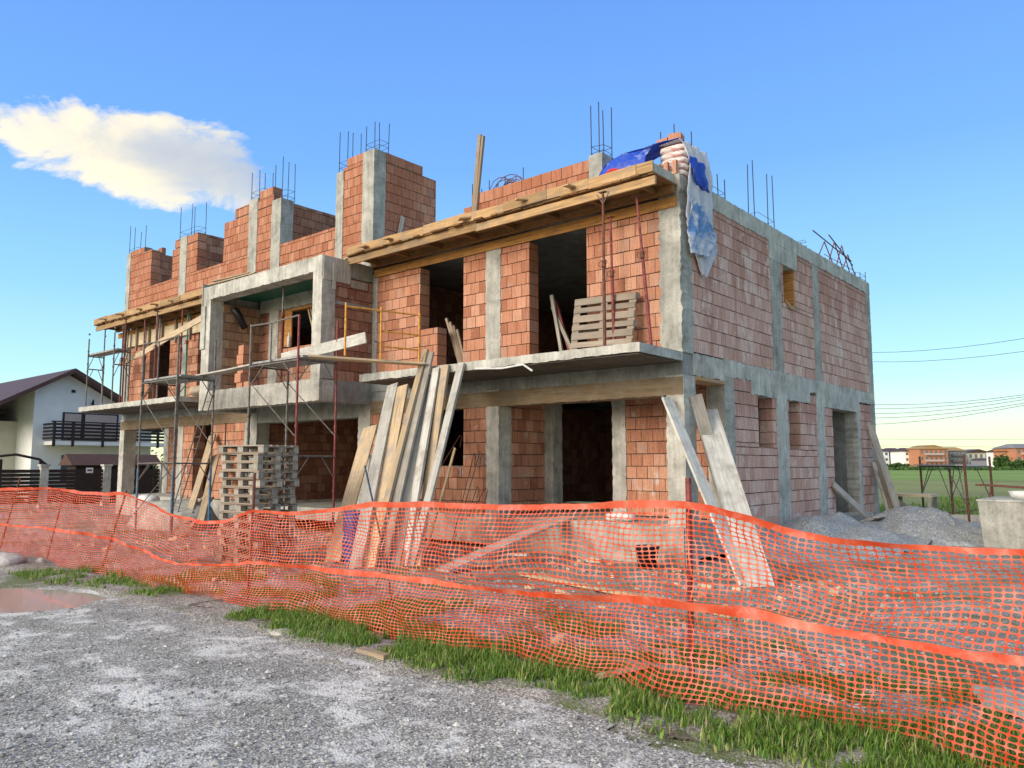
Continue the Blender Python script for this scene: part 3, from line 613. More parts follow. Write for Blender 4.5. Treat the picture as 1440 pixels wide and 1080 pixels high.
prop(-10.75, -1.05, 3.68, 6.40, 'steel prop with forked head inside the upper loggia', fork=True, m=M_RUST, col_h=.7)
prop(-14.75, -.25, .7, 2.94, 'slim dark steel prop against the brick pier behind the pallet stack', m=M_RUST)
# ================================================================== SCAFFOLDS
def tower(name, label, x0, x1, y0, y1, z0, zp, zt, mats, rail=True, mid=1.75, brace=True):
    t = thing(name, label, 'scaffold', ((x0+x1)/2, (y0+y1)/2, z0))
    for i, (x, y) in enumerate(((x0, y0), (x1, y0), (x0, y1), (x1, y1))):
        m = mats[i % len(mats)]; top = zt if y == y0 or i == 3 else zp+.1
        mb = MB().tube([(x+jit(.02), y, z0), (x, y, top)], .024, 8)
        for zz in (z0+1.2, z0+1.9, z0+2.5, zp-.3): mb.tube([(x, y, zz-.03), (x, y, zz+.03)], .034, 8)
        pp = mb.build('post', M_STEEL if m is M_BLUE else m, t)
        if m is M_BLUE: MB().tube([(x, y, z0+.01), (x, y, z0+1.65)], .0285, 8).build('painted_foot', M_BLUE, pp)
    for (x, ya, yb) in ((x0, y0, y1), (x1, y0, y1)):
        for zz in (mid, zp-.04): 
            mb = MB().tube([(x, ya, zz), (x, yb, zz)], .02, 6)
            w = (yb-ya)*.33; mb.tube([(x, ya, zz-.45), (x, ya+w, zz-.02)], .012, 5); mb.tube([(x, yb, zz-.45), (x, yb-w, zz-.02)], .012, 5); mb.build('frame_bar', M_STEEL, t)
    if brace:
        for y in (y0-.03, y1+.03):
            MB().tube([(x0, y, zp-.35), (x1, y, mid+.4)], .012, 5).build('brace', M_STEEL, t)
        MB().tube([(x0, y0-.05, z0+.5), (x1, y0-.05, mid-.1)], .012, 5).build('brace', M_STEEL, t)
        mb = MB().tube([(x0, y0, mid), (x1, y0, mid+.02)], .019, 6); w = (x1-x0)*.3
        mb.tube([(x0, y0, mid-.45), (x0+w, y0, mid-.02)], .012, 5).tube([(x1, y0, mid-.45), (x1-w, y0, mid)], .012, 5).build('frame_bar', M_STEEL, t)
        mb = MB().tube([(x0, y0, zp-.05), (x1, y0, zp-.05)], .019, 6)
        mb.tube([(x0, y0, zp-.5), (x0+w, y0, zp-.06)], .013, 5).tube([(x1, y0, zp-.5), (x1-w, y0, zp-.06)], .013, 5).build('frame_bar', M_STEEL, t)
    mb = MB(); n = 3
    for k in range(n):
        ya = y0+.03+(y1-y0-.06)*k/n; yb = y0+.03+(y1-y0-.06)*(k+1)/n-.02
        mb.loft([[(x0-.1+jit(.05), ya, zp+jit(.008)), (x0-.1, yb, zp), (x0-.1, yb, zp+.045), (x0-.1, ya, zp+.045)], [(x1+.12, ya, zp), (x1+.12+jit(.05), yb, zp), (x1+.12, yb, zp+.045), (x1+.12, ya, zp+.045)]])
    mb.build('platform', M_PLAT, t)
    if rail:
        mb = MB().tube([(x0, y0, zt-.03), ((x0+x1)/2, y0-.02, zt-.06), (x1, y0, zt-.01)], .019, 6); mb.tube([((x0+x1)/2-.1, y0, zt-.05), ((x0+x1)/2-.1, y0, zp)], .016, 6).build('guard_rail', M_STEEL, t)
    return t
tower('scaffold_tower', 'steel scaffold tower with blue feet at the left, before the left balcony', -13.6, -11.75, -3.25, -2.3, .0, 3.85, 4.85, [M_BLUE, M_BLUE, M_STEEL, M_BLUE], mid=1.76)
tower('scaffold_tower', 'rust red scaffold tower behind the pallet stack before the loggia', -8.62, -6.85, -3.2, -2.25, .0, 3.88, 4.75, [M_STEEL, M_RED, M_STEEL, M_RED], mid=1.9)
tower('scaffold_tower', 'small steel scaffold on the balcony at the far left corner of the house', -21.9, -19.85, -1.42, -.9, 3.71, 5.48, 6.05, [M_STEEL], rail=False, mid=5.0, brace=False)
t = thing('ladder', 'slim steel ladder leaning behind the left scaffold tower', 'ladder', (-13.6, -1.9, 0))
a, b = Vector((-14.3, -2.1, .0)), Vector((-12.9, -1.75, 4.0))
for s in (0, .32): MB().tube([a+Vector((s, 0, 0)), b+Vector((s, 0, 0))], .015, 6).build('rail', M_STEEL, t)
mb = MB(); [mb.tube([a.lerp(b, k/13), a.lerp(b, k/13)+Vector((.32, 0, 0))], .010, 5) for k in range(1, 13)]; mb.build('rungs', M_STEEL, t)
# rail extending the left scaffold guard and bent plank above
plank('plank', (-11.9, -2.6, 3.93), (-8.7, -2.75, 3.98), .26, .035, M_WW, 'whitish plank bridging the two scaffold towers', side=(0, 1, 0))
plank('plank', (-18.9, -.95, 5.30), (-14.1, -1.2, 6.0), .22, .03, M_WL, 'pale board hanging at a slant under the far left formwork canopy', side=(0, .2, 1))
plank('plank', (-21.6, -.5, 5.25), (-18.9, -.95, 5.32), .20, .03, M_WL, 'board laid level across the props under the far left canopy', side=(0, .2, 1))
# orange guard rail on the gangway to the balcony
t = thing('guard_rail', 'orange steel guard frame on the gangway between scaffold and balcony', 'guard rail', (-5.9, -2.6, 3.8))
A0 = Vector(at(485, 500, 1, -3.15)); B0 = Vector(at(589, 510, 1, -1.75)); up1 = Vector((0, 0, 1.0))
A0 = Vector((A0.x, -3.15, A0.z)); 
for p in (A0, B0, A0.lerp(B0, .47)): MB().tube([p, p+Vector((0, 0, 1.02 if p != B0 else 1.0))], .021, 7).build('post', M_YEL, t)
for z0_, a_, b_ in ((.95, 0, 1), (.55, .47, 1), (.25, .47, 1)): MB().tube([A0.lerp(B0, a_)+up1*z0_, A0.lerp(B0, b_)+up1*z0_], .017, 6).build('rail', M_YEL, t)
g0 = A0+Vector((-.75, -.3, .02)); plank('plank', g0, B0+Vector((.1, .08, -.03)), .24, .04, M_WL, 'yellowish gangway plank from the red scaffold to the balcony edge', side=(1, .2, 0))
plank('plank', (-8.2, -2.7, 4.02), (-6.15, -2.05, 4.35), .24, .03, M_WW, 'whitewashed board tilted beside the orange guard frame', side=(0, .1, 1))
# stray white strip hanging from the balcony edge
mb = MB(); mb.tube([(-3.6, -1.47, 3.55), (-2.9, -1.5, 3.50), (-2.4, -1.49, 3.53), (-2.2, -1.47, 3.40)], .018, 5); o = mb.build('plastic_strip', M_WHITE, loc=(-3, -1.47, 3.5)); tag(o, 'white plastic strip stuck under the balcony slab edge', 'plastic strip')
# ================================================================== PALLETS
def pallet(t, x0, y0, z, lx=1.2, ly=.8, r=rnd, nb=5):
    """Euro-style pallet: deck boards along x on cross boards, nine blocks, three skids"""
    mb = MB()
    for k in range(nb):
        w = .13 if k % 2 == 0 else .10; yc = y0+.0725+(ly-.145)*k/(nb-1); mb.box(x0+r.uniform(0, .01), x0+lx-r.uniform(0, .012), yc-w/2, yc+w/2, z+.122, z+.144)
    for k in range(3):
        yc = y0+.05+(ly-.1)*k/2; mb.box(x0, x0+lx, yc-.05, yc+.05, z, z+.022)
    mb.build('boards', M_PAL, t)
    mb = MB()
    for k in range(3): xc = x0+.0725+(lx-.145)*k/2; mb.box(xc-.0725, xc+.0725, y0, y0+ly, z+.101, z+.1215)
    mb.build('cross_boards', M_PALY, t)
    mb = MB()
    for i in range(3):
        for j in range(3):
            xc = x0+.0725+(lx-.145)*i/2; yc = y0+.05+(ly-.1)*j/2; mb.box(xc-.07, xc+.07, yc-.05, yc+.05, z+.0225, z+.1005)
    mb.build('blocks', M_WG, t)
    return t
t0 = thing('pallet', 'grey wooden pallet at the very bottom of the pallet stack', 'pallet', (0,0,0), 'stacked pallets'); pallet(t0, -.6, -.4, 0)
NP = 14; nm = ['bottom', 'second', 'third', 'fourth', 'fifth', 'sixth', 'seventh', 'eighth', 'ninth', 'tenth', 'eleventh', 'twelfth', 'thirteenth', 'topmost']
for k in range(NP):
    p = t0 if k == 0 else copy_tree(t0)
    p.location = (-6.12+jit(.045), -4.45+jit(.04), .02+k*.147); p.rotation_euler = (0, 0, jit(.05)+(.12 if k == NP-1 else 0))
    if k: p['label'] = ('grey wooden pallet %s from the ground in the tall stack' % nm[k]) if k < NP-1 else 'topmost skewed pallet on the tall pallet stack'
t = thing('pallet', 'weathered pallet leaning upright against the upper wall on the balcony', 'pallet', (0,0,0))
pallet(t, -.68, -.58, -.144, 1.38, 1.16, nb=7); t.location = (-1.50, -.30, 4.30); t.rotation_euler = (R(83), R(2), R(-1))
# ================================================================== LEANING BOARDS, middle group
def lean(pt, ytop, pb, w, th, m, label, z=0.0, side=(1, .15, 0), tw=0): 
    w *= 1.25; q = at(pt[0], pt[1], 1, ytop); p = at(pb[0], pb[1], 2, z); return plank('plank', p, q, w, th, m, label, side=side, group='boards leaning on the balcony', twist=tw)
lean((521, 600), -1.6, (467, 792), .27, .035, M_WL, 'wide light brown board leaning, leftmost of the boards by the balcony')
lean((534, 606), -1.5, (508, 792), .10, .05, M_WL, 'narrow batten leaning just right of the leftmost wide board')
lean((553, 541), -1.47, (500, 800), .20, .05, M_WW, 'pale board pair leaning behind, upper end below the balcony edge, left one')
lean((567, 543), -1.45, (519, 800), .20, .05, M_WL, 'light board ending below the balcony edge, beside the pale board')
lean((545, 596), -1.3, (497, 786), .16, .05, M_WD, 'dark board leaning behind the light boards')
lean((599, 492), -1.52, (522, 798), .10, .06, M_WL, 'long light edged board leaning past the balcony top, tallest on the left')
lean((604, 496), -1.50, (536, 798), .17, .05, M_WG, 'long grey board leaning past the balcony top beside the tallest light one')
lean((603, 530), -1.60, (552, 797), .20, .05, M_WG, 'rough grey cement stained board in the middle of the leaning boards', tw=.4)
lean((614, 518), -1.55, (568, 797), .13, .06, M_WW, 'whitish grey board leaning at the balcony, third from the right')
lean((627, 514), -1.50, (584, 795), .13, .06, M_WL, 'yellowish board leaning at the balcony, second from the right')
lean((649, 511), -1.50, (578, 797), .12, .06, M_WW, 'bright white washed board leaning at the balcony, rightmost tall one')
lean((585, 560), -1.40, (534, 797), .16, .05, M_WD, 'dark brown board filling the gap behind the tallest leaning boards')
lean((618, 545), -1.42, (562, 797), .14, .05, M_WD, 'dark brown board behind the whitish grey leaning board')
lean((577, 600), -1.35, (530, 797), .15, .05, M_WG, 'shorter grey board behind the long ones, its top below the pale pair')
lean((610, 640), -2.0, (588, 797), .10, .05, M_WL, 'short light board standing low in front of the dark window')
lean((640, 630), -.12, (600, 770), .04, .03, M_WL, 'thin lath leaning on the wall below the dark window')
lean((563, 681), -2.2, (545, 740), .12, .05, M_WW, 'short pale board end standing among the leaning boards')
lean((569, 722), -2.6, (521, 798), .17, .04, M_WG, 'short grey board slanting across the feet of the leaning boards')
lean((527, 640), -1.2, (512, 740), .16, .03, M_WW, 'white panel strip between the leftmost leaning boards')
o = MB().tube([(-5.0, -.9, .02), (-5.0, -.9, .9)], [.24, .22], 14).build('plastic_barrel', flat('blue plastic', (.03, .08, .28), .5), loc=(-5.0, -.9, 0)); o.location = at(499, 790, 2, 0); tag(o, 'blue plastic barrel behind the leaning boards', 'barrel')
# thin bent bars
for i, (pt, pb) in enumerate((((667, 637), (650, 705)), ((675, 635), (655, 705)), ((671, 684), (664, 706)), ((683, 686), (670, 708)), ((647, 612), (618, 660)))):
    a_ = at(*pt, 1, -.15); b_ = at(*pb, 1, -.5); d = a_-b_
    o = MB().tube([b_ + (b_-a_)*.9, a_, a_+Vector((.05, 0, -.04)), a_+Vector((.0, 0, -.25))], .009, 5).build('steel_bar', M_RUST, loc=b_)
    tag(o, ['left bar of the tall bent pair leaning on the wall by the grey column', 'right bar of the tall bent pair leaning on the wall by the grey column', 'short steel bar below the tall pair of bent bars', 'short steel bar nearest the grey column', 'steel bar leaning in front of the dark window'][i], 'steel bar')
# left group of boards by the doorway
for i, (pt, yt, pb, w, m, lb) in enumerate((((299, 612), -.12, (262, 735), .24, M_WL, 'wide board leaning across the left doorway, longest one'), ((304, 640), -.3, (282, 735), .22, M_WL, 'second board leaning by the left doorway, next to the longest'),
        ((296, 690), -.9, (245, 740), .10, M_WG, 'low slanting batten before the left doorway'), ((298, 700), -1.0, (268, 742), .12, M_WL, 'low slanting board below the batten before the left doorway'), ((262, 697), -.8, (252, 728), .10, M_WL, 'short upright board end by the left scaffold'))):
    q = at(*pt, 1, yt); p = at(*pb, 1, -2.0); plank('plank', (p.x, p.y, p.z), q, w, .05, m, lb, side=(1, .1, 0))
plank('plank', (-14.6, -.9, .75), (-16.7, -1.6, .2), .25, .05, M_WG, 'grey board lying on the rubble by the left doorway', side=(0, 1, 0))
# right side boards at the corner
p = at(1070, 826, 2, 0); plank('plank', p, at(993, 577, 0, .08), .40, .035, M_WW, 'wide whitish shuttering board leaning on the corner column', side=(.75, .55, 0))
p = at(1049, 824, 2, 0); plank('plank', p, at(938, 560, 1, -.2), .24, .04, M_WW, 'long pale board with yellow edge leaning at the corner, left of the wide one', side=(.2, .95, 0))
plank('plank', at(1046, 800, 2, 0), at(978, 556, 0, .10), .22, .035, M_WG, 'grey board leaning behind the two big boards at the corner', side=(.75, .55, 0))
# side doorway board, end-of-wall poles
plank('plank', (.55, 8.6, .33), (.03, 7.45, 1.25), .22, .05, M_WG, 'short thick board leaning beside the side doorway', side=(0, 1, .3))
a_ = at(1267, 731, 1, 10.2)
plank('plank', a_, at(1223, 598, 0, .04), .20, .04, M_WG, 'long board leaning on the far corner of the side wall', side=(.6, .7, 0))
for i, (pt, pb, m, w) in enumerate((((1228, 650), (1254, 734), M_WW, .10), ((1231, 648), (1260, 733), M_WD, .13), ((1236, 655), (1263, 733), M_WG, .10))):
    plank('plank', at(*pb, 1, 10.1), at(*pt, 0, .05+.03*i), w, .05, m, ['thin white batten leaning at the far corner, leftmost', 'dark batten leaning at the far corner beside the thin white one', 'grey batten leaning at the far corner under the long board'][i], side=(.6, .7, 0))
for i in range(5):
    plank('plank', (.5+.12*i, 7.6+jit(.2), .34+.04*i), (1.3+jit(.2), 9.6+jit(.3), .30+.05*i), .14, .03, [M_WG, M_WW, M_WD][i % 3], ['grey board lying before the side doorway, lowest', 'pale board lying before the side doorway', 'dark board lying before the side doorway', 'upper grey board of the pile before the side doorway', 'topmost pale board of the pile before the side doorway'][i], side=(1, 0, 0))
# boards inside openings
for i, (x, xt, y) in enumerate(((-3.2, -3.38, .5), (-3.0, -3.36, .6), (-2.85, -3.4, .55))): plank('plank', (x+.25, y, 3.7), (xt, y+.15, 5.3-.12*i), .07, .05, [M_WG, M_RED, M_WG][i], ['grey batten leaning inside the right upper opening, left one', 'red brown batten leaning inside the right upper opening', 'grey batten leaning inside the right upper opening, right one'][i])
for i in range(4): plank('plank', (-5.75+.05*i, .45, 3.7), (-6.42+.12*i, .55, 5.15-.1*i), .06, .05, M_WD, ['leftmost', 'second', 'third', 'rightmost'][i]+' dark batten leaning inside the middle upper opening')
for i in range(3): plank('plank', (-10.6+.14*i, -.1, 4.96), (-11.45+.12*i, .2, 6.0), .05, .04, M_WL, ['left', 'middle', 'right'][i]+' pale batten standing in the loggia window')
o = MB().tube([(-11.95, -.05, 4.95), (-11.95, -.05, 5.2), (-11.95, -.05, 5.28), (-11.95, -.05, 5.34)], [.05, .05, .02, .018], 10).build('water_bottle', M_WHITE, loc=(-11.95, -.05, 4.95), smooth=True); tag(o, 'clear plastic bottle standing on the loggia window sill', 'bottle')
# loose bricks in loggia
k = 0
for (x, z, s) in ((-12.6, 3.68, 0), (-12.62, 3.93, 0), (-12.6, 4.18, 0), (-12.58, 4.43, 1), (-12.6, 4.69, 1), (-12.2, 3.68, 0)):
    o = MB().box(-.15, .15, -.12, .12, 0, .245).build('loose_brick', M_BF, loc=(0, 0, 0)); o.location = (x+jit(.03), -1.0+jit(.03), z); o.rotation_euler = (0, 0, jit(.12))
    tag(o, ['bottom brick of the little pile in the loggia', 'second brick up in the loggia pile', 'third brick up in the loggia pile', 'fourth brick up in the loggia pile', 'topmost brick of the loggia pile', 'single brick on the loggia floor beside the pile'][k], 'brick', 'loose bricks in the loggia'); k += 1
o = MB().tube([(-13.42, -.9, 6.1), (-13.38, -.75, 5.9), (-13.3, -.6, 5.55)], .10, 8).build('black_pipe', M_BLACK, loc=(-13.4, -.8, 5.8), smooth=True); tag(o, 'black flexible pipe sticking out high in the loggia', 'pipe')
# ================================================================== BAGS AND SHEET ON THE ROOF CORNER
def bag(loc, sx, sy, sz, rz, label):
    mb = MB(); n = 10; m = 7; rings = []
    for j in range(m):
        v = -1+2*j/(m-1); k = (1-abs(v)**4)**.25 if abs(v) < 1 else .0; k = max(k, .55)
        rings.append([(sx*k*math.copysign(abs(math.cos(a))**.5, math.cos(a))*(1+jit(.02)), sy*k*math.copysign(abs(math.sin(a))**.5, math.sin(a))*(1+jit(.02)), sz*(v+1)/2+jit(.005)) for a in [2*math.pi*i/16 for i in range(16)]])
    mb.loft(rings); o = mb.build('cement_bag', M_BAG, smooth=True); o.location = loc; o.rotation_euler = (0, 0, rz); return tag(o, label, 'bag', 'bags stacked on the roof corner')
for k in range(5):
    for j in range(2):
        bag((-.22+jit(.015), .32+.44*j, 6.945+k*.122), .26, .22, .125, jit(.05), '%s bag of the %s column of cement bags on the roof corner' % (['bottom', 'second', 'third', 'fourth', 'top'][k], ['front', 'rear'][j]))
for i, (x, z) in enumerate(((-.45, 7.62), (-.22, 7.66))):
    o = MB().box(-.12, .12, -.12, .12, 0, .2).build('loose_brick', M_BF); o.location = (x, .35, z-.04); o.rotation_euler = (0, 0, .3*i-.1); tag(o, ['left orange brick lying on top of the cement bags', 'right orange brick lying on top of the cement bags'][i], 'brick', 'bricks on the bags')
def cloth(name, P, nu, nv, m, label=None, parent=None, amp=.03, fr=9, seed=1, thick=.006):
    """P: rows of control points; bilinear surface with folds"""
    r = len(P)-1; c = len(P[0])-1; v = []
    for i in range(nu+1):
        for j in range(nv+1):
            a = i/nu*r; b = j/nv*c; i0 = min(int(a), r-1); j0 = min(int(b), c-1); fa, fb_ = a-i0, b-j0
            p = Vector(P[i0][j0]).lerp(Vector(P[i0][j0+1]), fb_).lerp(Vector(P[i0+1][j0]).lerp(Vector(P[i0+1][j0+1]), fb_), fa)
            w = amp*(.8*math.sin(j/nv*fr*2+seed+math.sin(i/nu*5+seed)*1.6)+.6*mn.noise(Vector((i*.21, j*.3, seed)))+.7*abs(mn.noise(Vector((i*.5+j*.35, j*.6-i*.2, seed+3)))))
            v.append(p+Vector((w*.9, w*.25, w*.3)))
    f = [(i*(nv+1)+j, i*(nv+1)+j+1, (i+1)*(nv+1)+j+1, (i+1)*(nv+1)+j) for i in range(nu) for j in range(nv)]
    mb = MB(); mb.add(v, f); o = mb.build(name, m, parent, None, True)
    md = o.modifiers.new('s', 'SOLIDIFY'); md.thickness = thick
    if label: tag(o, label, 'plastic sheet')
    return o
ts = thing('plastic_sheet', 'blue and milky plastic sheet over the cement bags hanging down the corner', 'plastic sheet', (.05, .4, 7))
cloth('milky_part', [[(-.45, .1, 7.60), (-.25, .9, 7.66)], [(-.02, .12, 7.63), (.03, .95, 7.6)], [(.10, .18, 7.2), (.14, .98, 7.15)], [(.10, .1, 6.7), (.16, 1.0, 6.55)], [(.07, .08, 6.2), (.17, .98, 6.0)], [(.06, .12, 5.8), (.13, 1.2, 5.75)], [(.06, .45, 5.5), (.10, .95, 5.4)], [(.06, .68, 5.2), (.07, .80, 5.15)]], 80, 36, M_TARPW, None, ts, .034, 9, 2)
cloth('light_blue_part', [[(.17, .12, 6.45), (.2, .55, 6.35)], [(.13, .08, 6.1), (.24, .8, 6.05)], [(.12, .10, 5.75), (.22, .95, 5.85)], [(.11, .22, 5.5), (.17, .7, 5.5)]], 48, 30, M_TARPL, None, ts, .036, 8, 4)
cloth('blue_flap', [[(.15, .12, 7.28), (.18, .62, 7.22)], [(.16, .2, 7.05), (.2, .75, 6.98)], [(.15, .4, 6.8), (.17, .85, 6.75)]], 16, 14, M_TARPB, None, ts, .03, 6, 5)
cloth('blue_sheet', [[(-1.62, -.35, 6.99), (-1.6, .5, 7.0)], [(-1.35, -.38, 7.30), (-1.3, .5, 7.34)], [(-1.0, -.34, 7.44), (-.95, .5, 7.5)], [(-.6, -.2, 7.5), (-.6, .5, 7.58)], [(-.42, .0, 7.62), (-.42, .6, 7.66)], [(-.05, .1, 7.64), (-.1, .7, 7.66)]], 60, 34, M_TARPB, None, ts, .03, 12, 7)
cloth('blue_front', [[(-1.6, -.37, 6.98), (-1.0, -.40, 6.97), (-.45, -.35, 6.97)], [(-1.38, -.40, 7.2), (-1.0, -.42, 7.25), (-.5, -.3, 7.3)], [(-1.25, -.36, 7.36), (-.95, -.36, 7.43), (-.48, -.1, 7.5)]], 34, 50, M_TARPB, None, ts, .018, 11, 8)
MB().tube([(-1.2, -.62, 6.96), (-1.0, -.62, 7.02), (-.8, -.6, 6.98)], [.05, .08, .05], 8).build('red_corner', flat('red plastic', (.55, .03, .03), .5), ts)
mb = MB(); [mb.box(-.45+.17*i, -.38+.17*i, -.02, .05, 6.94, 7.2) for i in range(3)]; o = mb.build('brick_fragments', M_BF, loc=(-.3, 0, 6.94)); tag(o, 'upright brick pieces before the cement bags', 'brick pieces')
# ================================================================== BARRIER NET
PY = -6.8
def xz(px, py): p = at(px, py, 1, PY); return p.x, p.z
TOP = [(-120,690),(0,686),(60,685),(92,687),(130,692),(178,692),(200,702),(251,724),(289,732),(320,731),(340,724),(356,716),(400,719),(429,719),(480,713),(523,705),(600,706),(680,708),(760,710),(820,707),(871,704),(969,704),(1000,709),(1049,723),(1080,734),(1123,746),(1179,757),(1262,764),(1373,769),(1440,771),(1600,768),(1800,772)]
MID = [(-120,730),(0,734),(28,738),(72,741),(110,746),(160,755),(211,773),(255,791),(320,792),(340,792),(354,787),(429,794),(500,801),(543,804),(600,812),(680,823),(760,832),(871,836),(940,841),(973,844),(1040,851),(1080,857),(1151,875),(1234,892),(1340,906),(1440,919),(1600,935),(1800,940)]
BOT = [(-120,764),(0,770),(60,783),(130,804),(155,818),(189,829),(240,842),(289,846),(320,846),(351,853),(418,857),(462,873),(560,893),(700,913),(767,929),(838,943),(885,947),(933,971),(984,979),(1020,985),(1040,995),(1151,1016),(1262,1045),(1373,1062),(1440,1079),(1600,1110),(1800,1130)]
def curve(L): 
    q = sorted(xz(*p) for p in L); return np.array([a for a, b in q]), np.array([b for a, b in q])
CT, CM, CB = curve(TOP), curve(MID), curve(BOT)
def cat(C, x): return np.interp(x, C[0], C[1])
POSTX = [at(p[0], p[1], 1, PY).x for p in ((10, 720), (82, 720), (170, 720), (355, 760), (530, 760), (970, 800))]+[8.2]
def net(name, CA, CBm, z_mid_off, label, band, rows, seed):
    x0, x1 = -14.6, 8.0; pitch = .054; nc = int((x1-x0)/pitch); rr_ = random.Random(seed)
    P = np.zeros((rows*2+1, nc*2+1, 3)); 
    for j in range(nc*2+1):
        x = x0+j*pitch/2; dz = min(abs(x-p) for p in POSTX); bil = math.sin(min(dz, 1.2)/1.2*math.pi/2)
        za = float(cat(CA, x)); zb = float(cat(CBm, x))+z_mid_off
        if seed == 2: zb = max(zb, .012)
        for i in range(rows*2+1):
            v = (i+(.65 if seed == 2 else .2)*min(i, 2))/(rows*2+(1.3 if seed == 2 else .4)); 
            # gathering of the rows, varying along the fence
            gth = .14*math.sin(x*1.7+seed)+.10*math.sin(x*3.9+2*seed); vv = v+gth*v*(1-v)*(1+.8*math.sin(5*v+x*2))
            z = za+(zb-za)*vv
            y = PY - .03*seed + bil*(.11*math.sin(math.pi*v)*math.sin(x*1.3+seed*2)) + .03*math.sin(x*6.1+v*7+seed)*bil + .012*math.sin(x*17-v*13)+.05*mn.noise(Vector((x*1.2, v*3, seed)))
            if seed == 2: y -= .10*v*v*(1+.8*math.sin(x*2.3))
            xx = x + .05*math.sin(v*3+x*.9+seed)*v*(1-v)*4 + .012*mn.noise(Vector((x*3, v*8, seed+9)))
            P[i, j] = (xx+.006*mn.noise(Vector((x*11, v*19, 1))), y+.010*mn.noise(Vector((x*7, v*9, 6))), z + .012*mn.noise(Vector((x*2, v*6, 4)))+.004*mn.noise(Vector((x*13, v*17, 8))))
    V = []; Fc = []
    def pt(i, j):   # bilinear in half-cell units
        i0 = min(int(i), rows*2-1); j0 = min(int(j), nc*2-1); a, b = i-i0, j-j0
        return (P[i0, j0]*(1-a)*(1-b)+P[i0+1, j0]*a*(1-b)+P[i0, j0+1]*(1-a)*b+P[i0+1, j0+1]*a*b)
    gi = {}
    def gv(i, j):
        k = (i, j)
        if k not in gi: gi[k] = len(V); V.append(P[i, j].copy())
        return gi[k]
    hx, hy = .85, .78
    oct_ = [(-hx*.55, -hy), (hx*.55, -hy), (hx, -hy*.5), (hx, hy*.5), (hx*.55, hy), (-hx*.55, hy), (-hx, hy*.5), (-hx, -hy*.5)]
    for r_ in range(rows):
        for c in range(nc):
            ci, cj = 2*r_+1, 2*c+1
            a, b, d, e = gv(2*r_, 2*c), gv(2*r_, 2*c+2), gv(2*r_+2, 2*c+2), gv(2*r_+2, 2*c)
            if r_ < band: Fc.append((a, b, d, e)); continue
            o = len(V)
            for (dj, di) in oct_: V.append(pt(ci+di, cj+dj))
            Fc += [(a, b, o+1, o), (b, o+2, o+1), (b, d, o+3, o+2), (d, o+4, o+3), (d, e, o+5, o+4), (e, o+6, o+5), (e, a, o+7, o+6), (a, o, o+7)]
    me = bpy.data.meshes.new(name); me.from_pydata([tuple(p) for p in V], [], Fc); me.materials.append(M_NET); me.update()
    me.polygons.foreach_set('use_smooth', [True]*len(Fc))
    o = bpy.data.objects.new(name, me); col.objects.link(o); tag(o, label, 'barrier net', 'orange barrier nets'); return o
net('barrier_net', CT, CM, 0.0, 'upper orange plastic barrier net with solid band along its top, tied to stakes', 1, 19, 1)
net('barrier_net', CM, CB, 0.0, 'lower orange plastic barrier net hanging from the middle band to the grass', 1, 20, 2)
def stake(p, q, r, m, label, mid=None):
    pts = [p]+([mid] if mid else [])+[q]; o = MB().tube([Vector(a) for a in pts], r, 7).build('fence_stake', m, loc=p); return tag(o, label, 'stake', 'stakes carrying the barrier net')
ST = PY+.06
def s_(px, py): return Vector(at(px, py, 1, ST))
stake(s_(0, 772), s_(28, 673), .017, M_RUST, 'rusty stake leaning right at the far left of the net')
stake(s_(66, 785), s_(92, 686), .012, M_RUST, 'thin stake behind the net, second from the left')
stake(s_(142, 804), s_(178, 690), .016, M_RUST, 'stake behind the net where its top drops, third from the left')
stake(s_(347, 853), s_(358, 665), .020, M_RUST, 'brown stake in front of the pallet stack', s_(353, 785))
stake(s_(555, 880), s_(513, 655), .011, M_REB, 'bent steel rod before the leaning boards', s_(545, 800))
stake(s_(974, 1000), s_(968, 672), .024, M_RED, 'thick rusty pipe stake nearest the camera')
# ================================================================== THINGS ON THE SITE
bl = Vector((-.42, -.62, 0)); mb = MB(); mb.loft([[(bl.x+r_*math.cos(a), bl.y+r_*math.sin(a), z) for a in [2*math.pi*i/20 for i in range(20)]] for r_, z in ((.15, .01), (.20, .34), (.215, .35), (.215, .375), (.19, .375), (.14, .04))])
o = mb.build('bucket', M_BLACK, loc=bl, smooth=True); tag(o, 'black plastic bucket at the foot of the porch', 'bucket')
def lump(name, c, sx, sy, sz, m, label, cat_, seed, kind=None):
    mb = MB(); nu, nv = 18, 10; v = []
    for j in range(nv+1):
        for i in range(nu):
            a = 2*math.pi*i/nu; b = math.pi*j/nv; d = Vector((math.sin(b)*math.cos(a), math.sin(b)*math.sin(a), math.cos(b)))
            k = 1+.28*mn.noise(d*1.6+Vector((seed, 0, 0)))+.1*mn.noise(d*5+Vector((0, seed, 0))); v.append((c[0]+sx*d.x*k, c[1]+sy*d.y*k, c[2]+sz*d.z*k))
    f = [(j*nu+i, j*nu+(i+1) % nu, (j+1)*nu+(i+1) % nu, (j+1)*nu+i) for j in range(nv) for i in range(nu)]
    mb.add(v, f); o = mb.build(name, m, loc=c, smooth=True); return tag(o, label, cat_)
lump('sack', (-1.6, .4, .76), .32, .2, .10, M_WHITE, 'white plastic sack lying on the porch slab', 'sack', 1)
lump('sack', (-15.9, -1.9, .75), .35, .3, .15, M_WHITE, 'crumpled white plastic sack on the rubble at the far left', 'sack', 2)
lump('rubble_heap', (-15.0, -1.6, .2), 1.9, .9, .55, M_C, 'grey rubble heap by the left doorway', 'rubble', 3)
lump('sack', (-14.9, -1.0, 3.85), .45, .25, .16, M_WL, 'crumpled sacking on the left balcony', 'sack', 5)
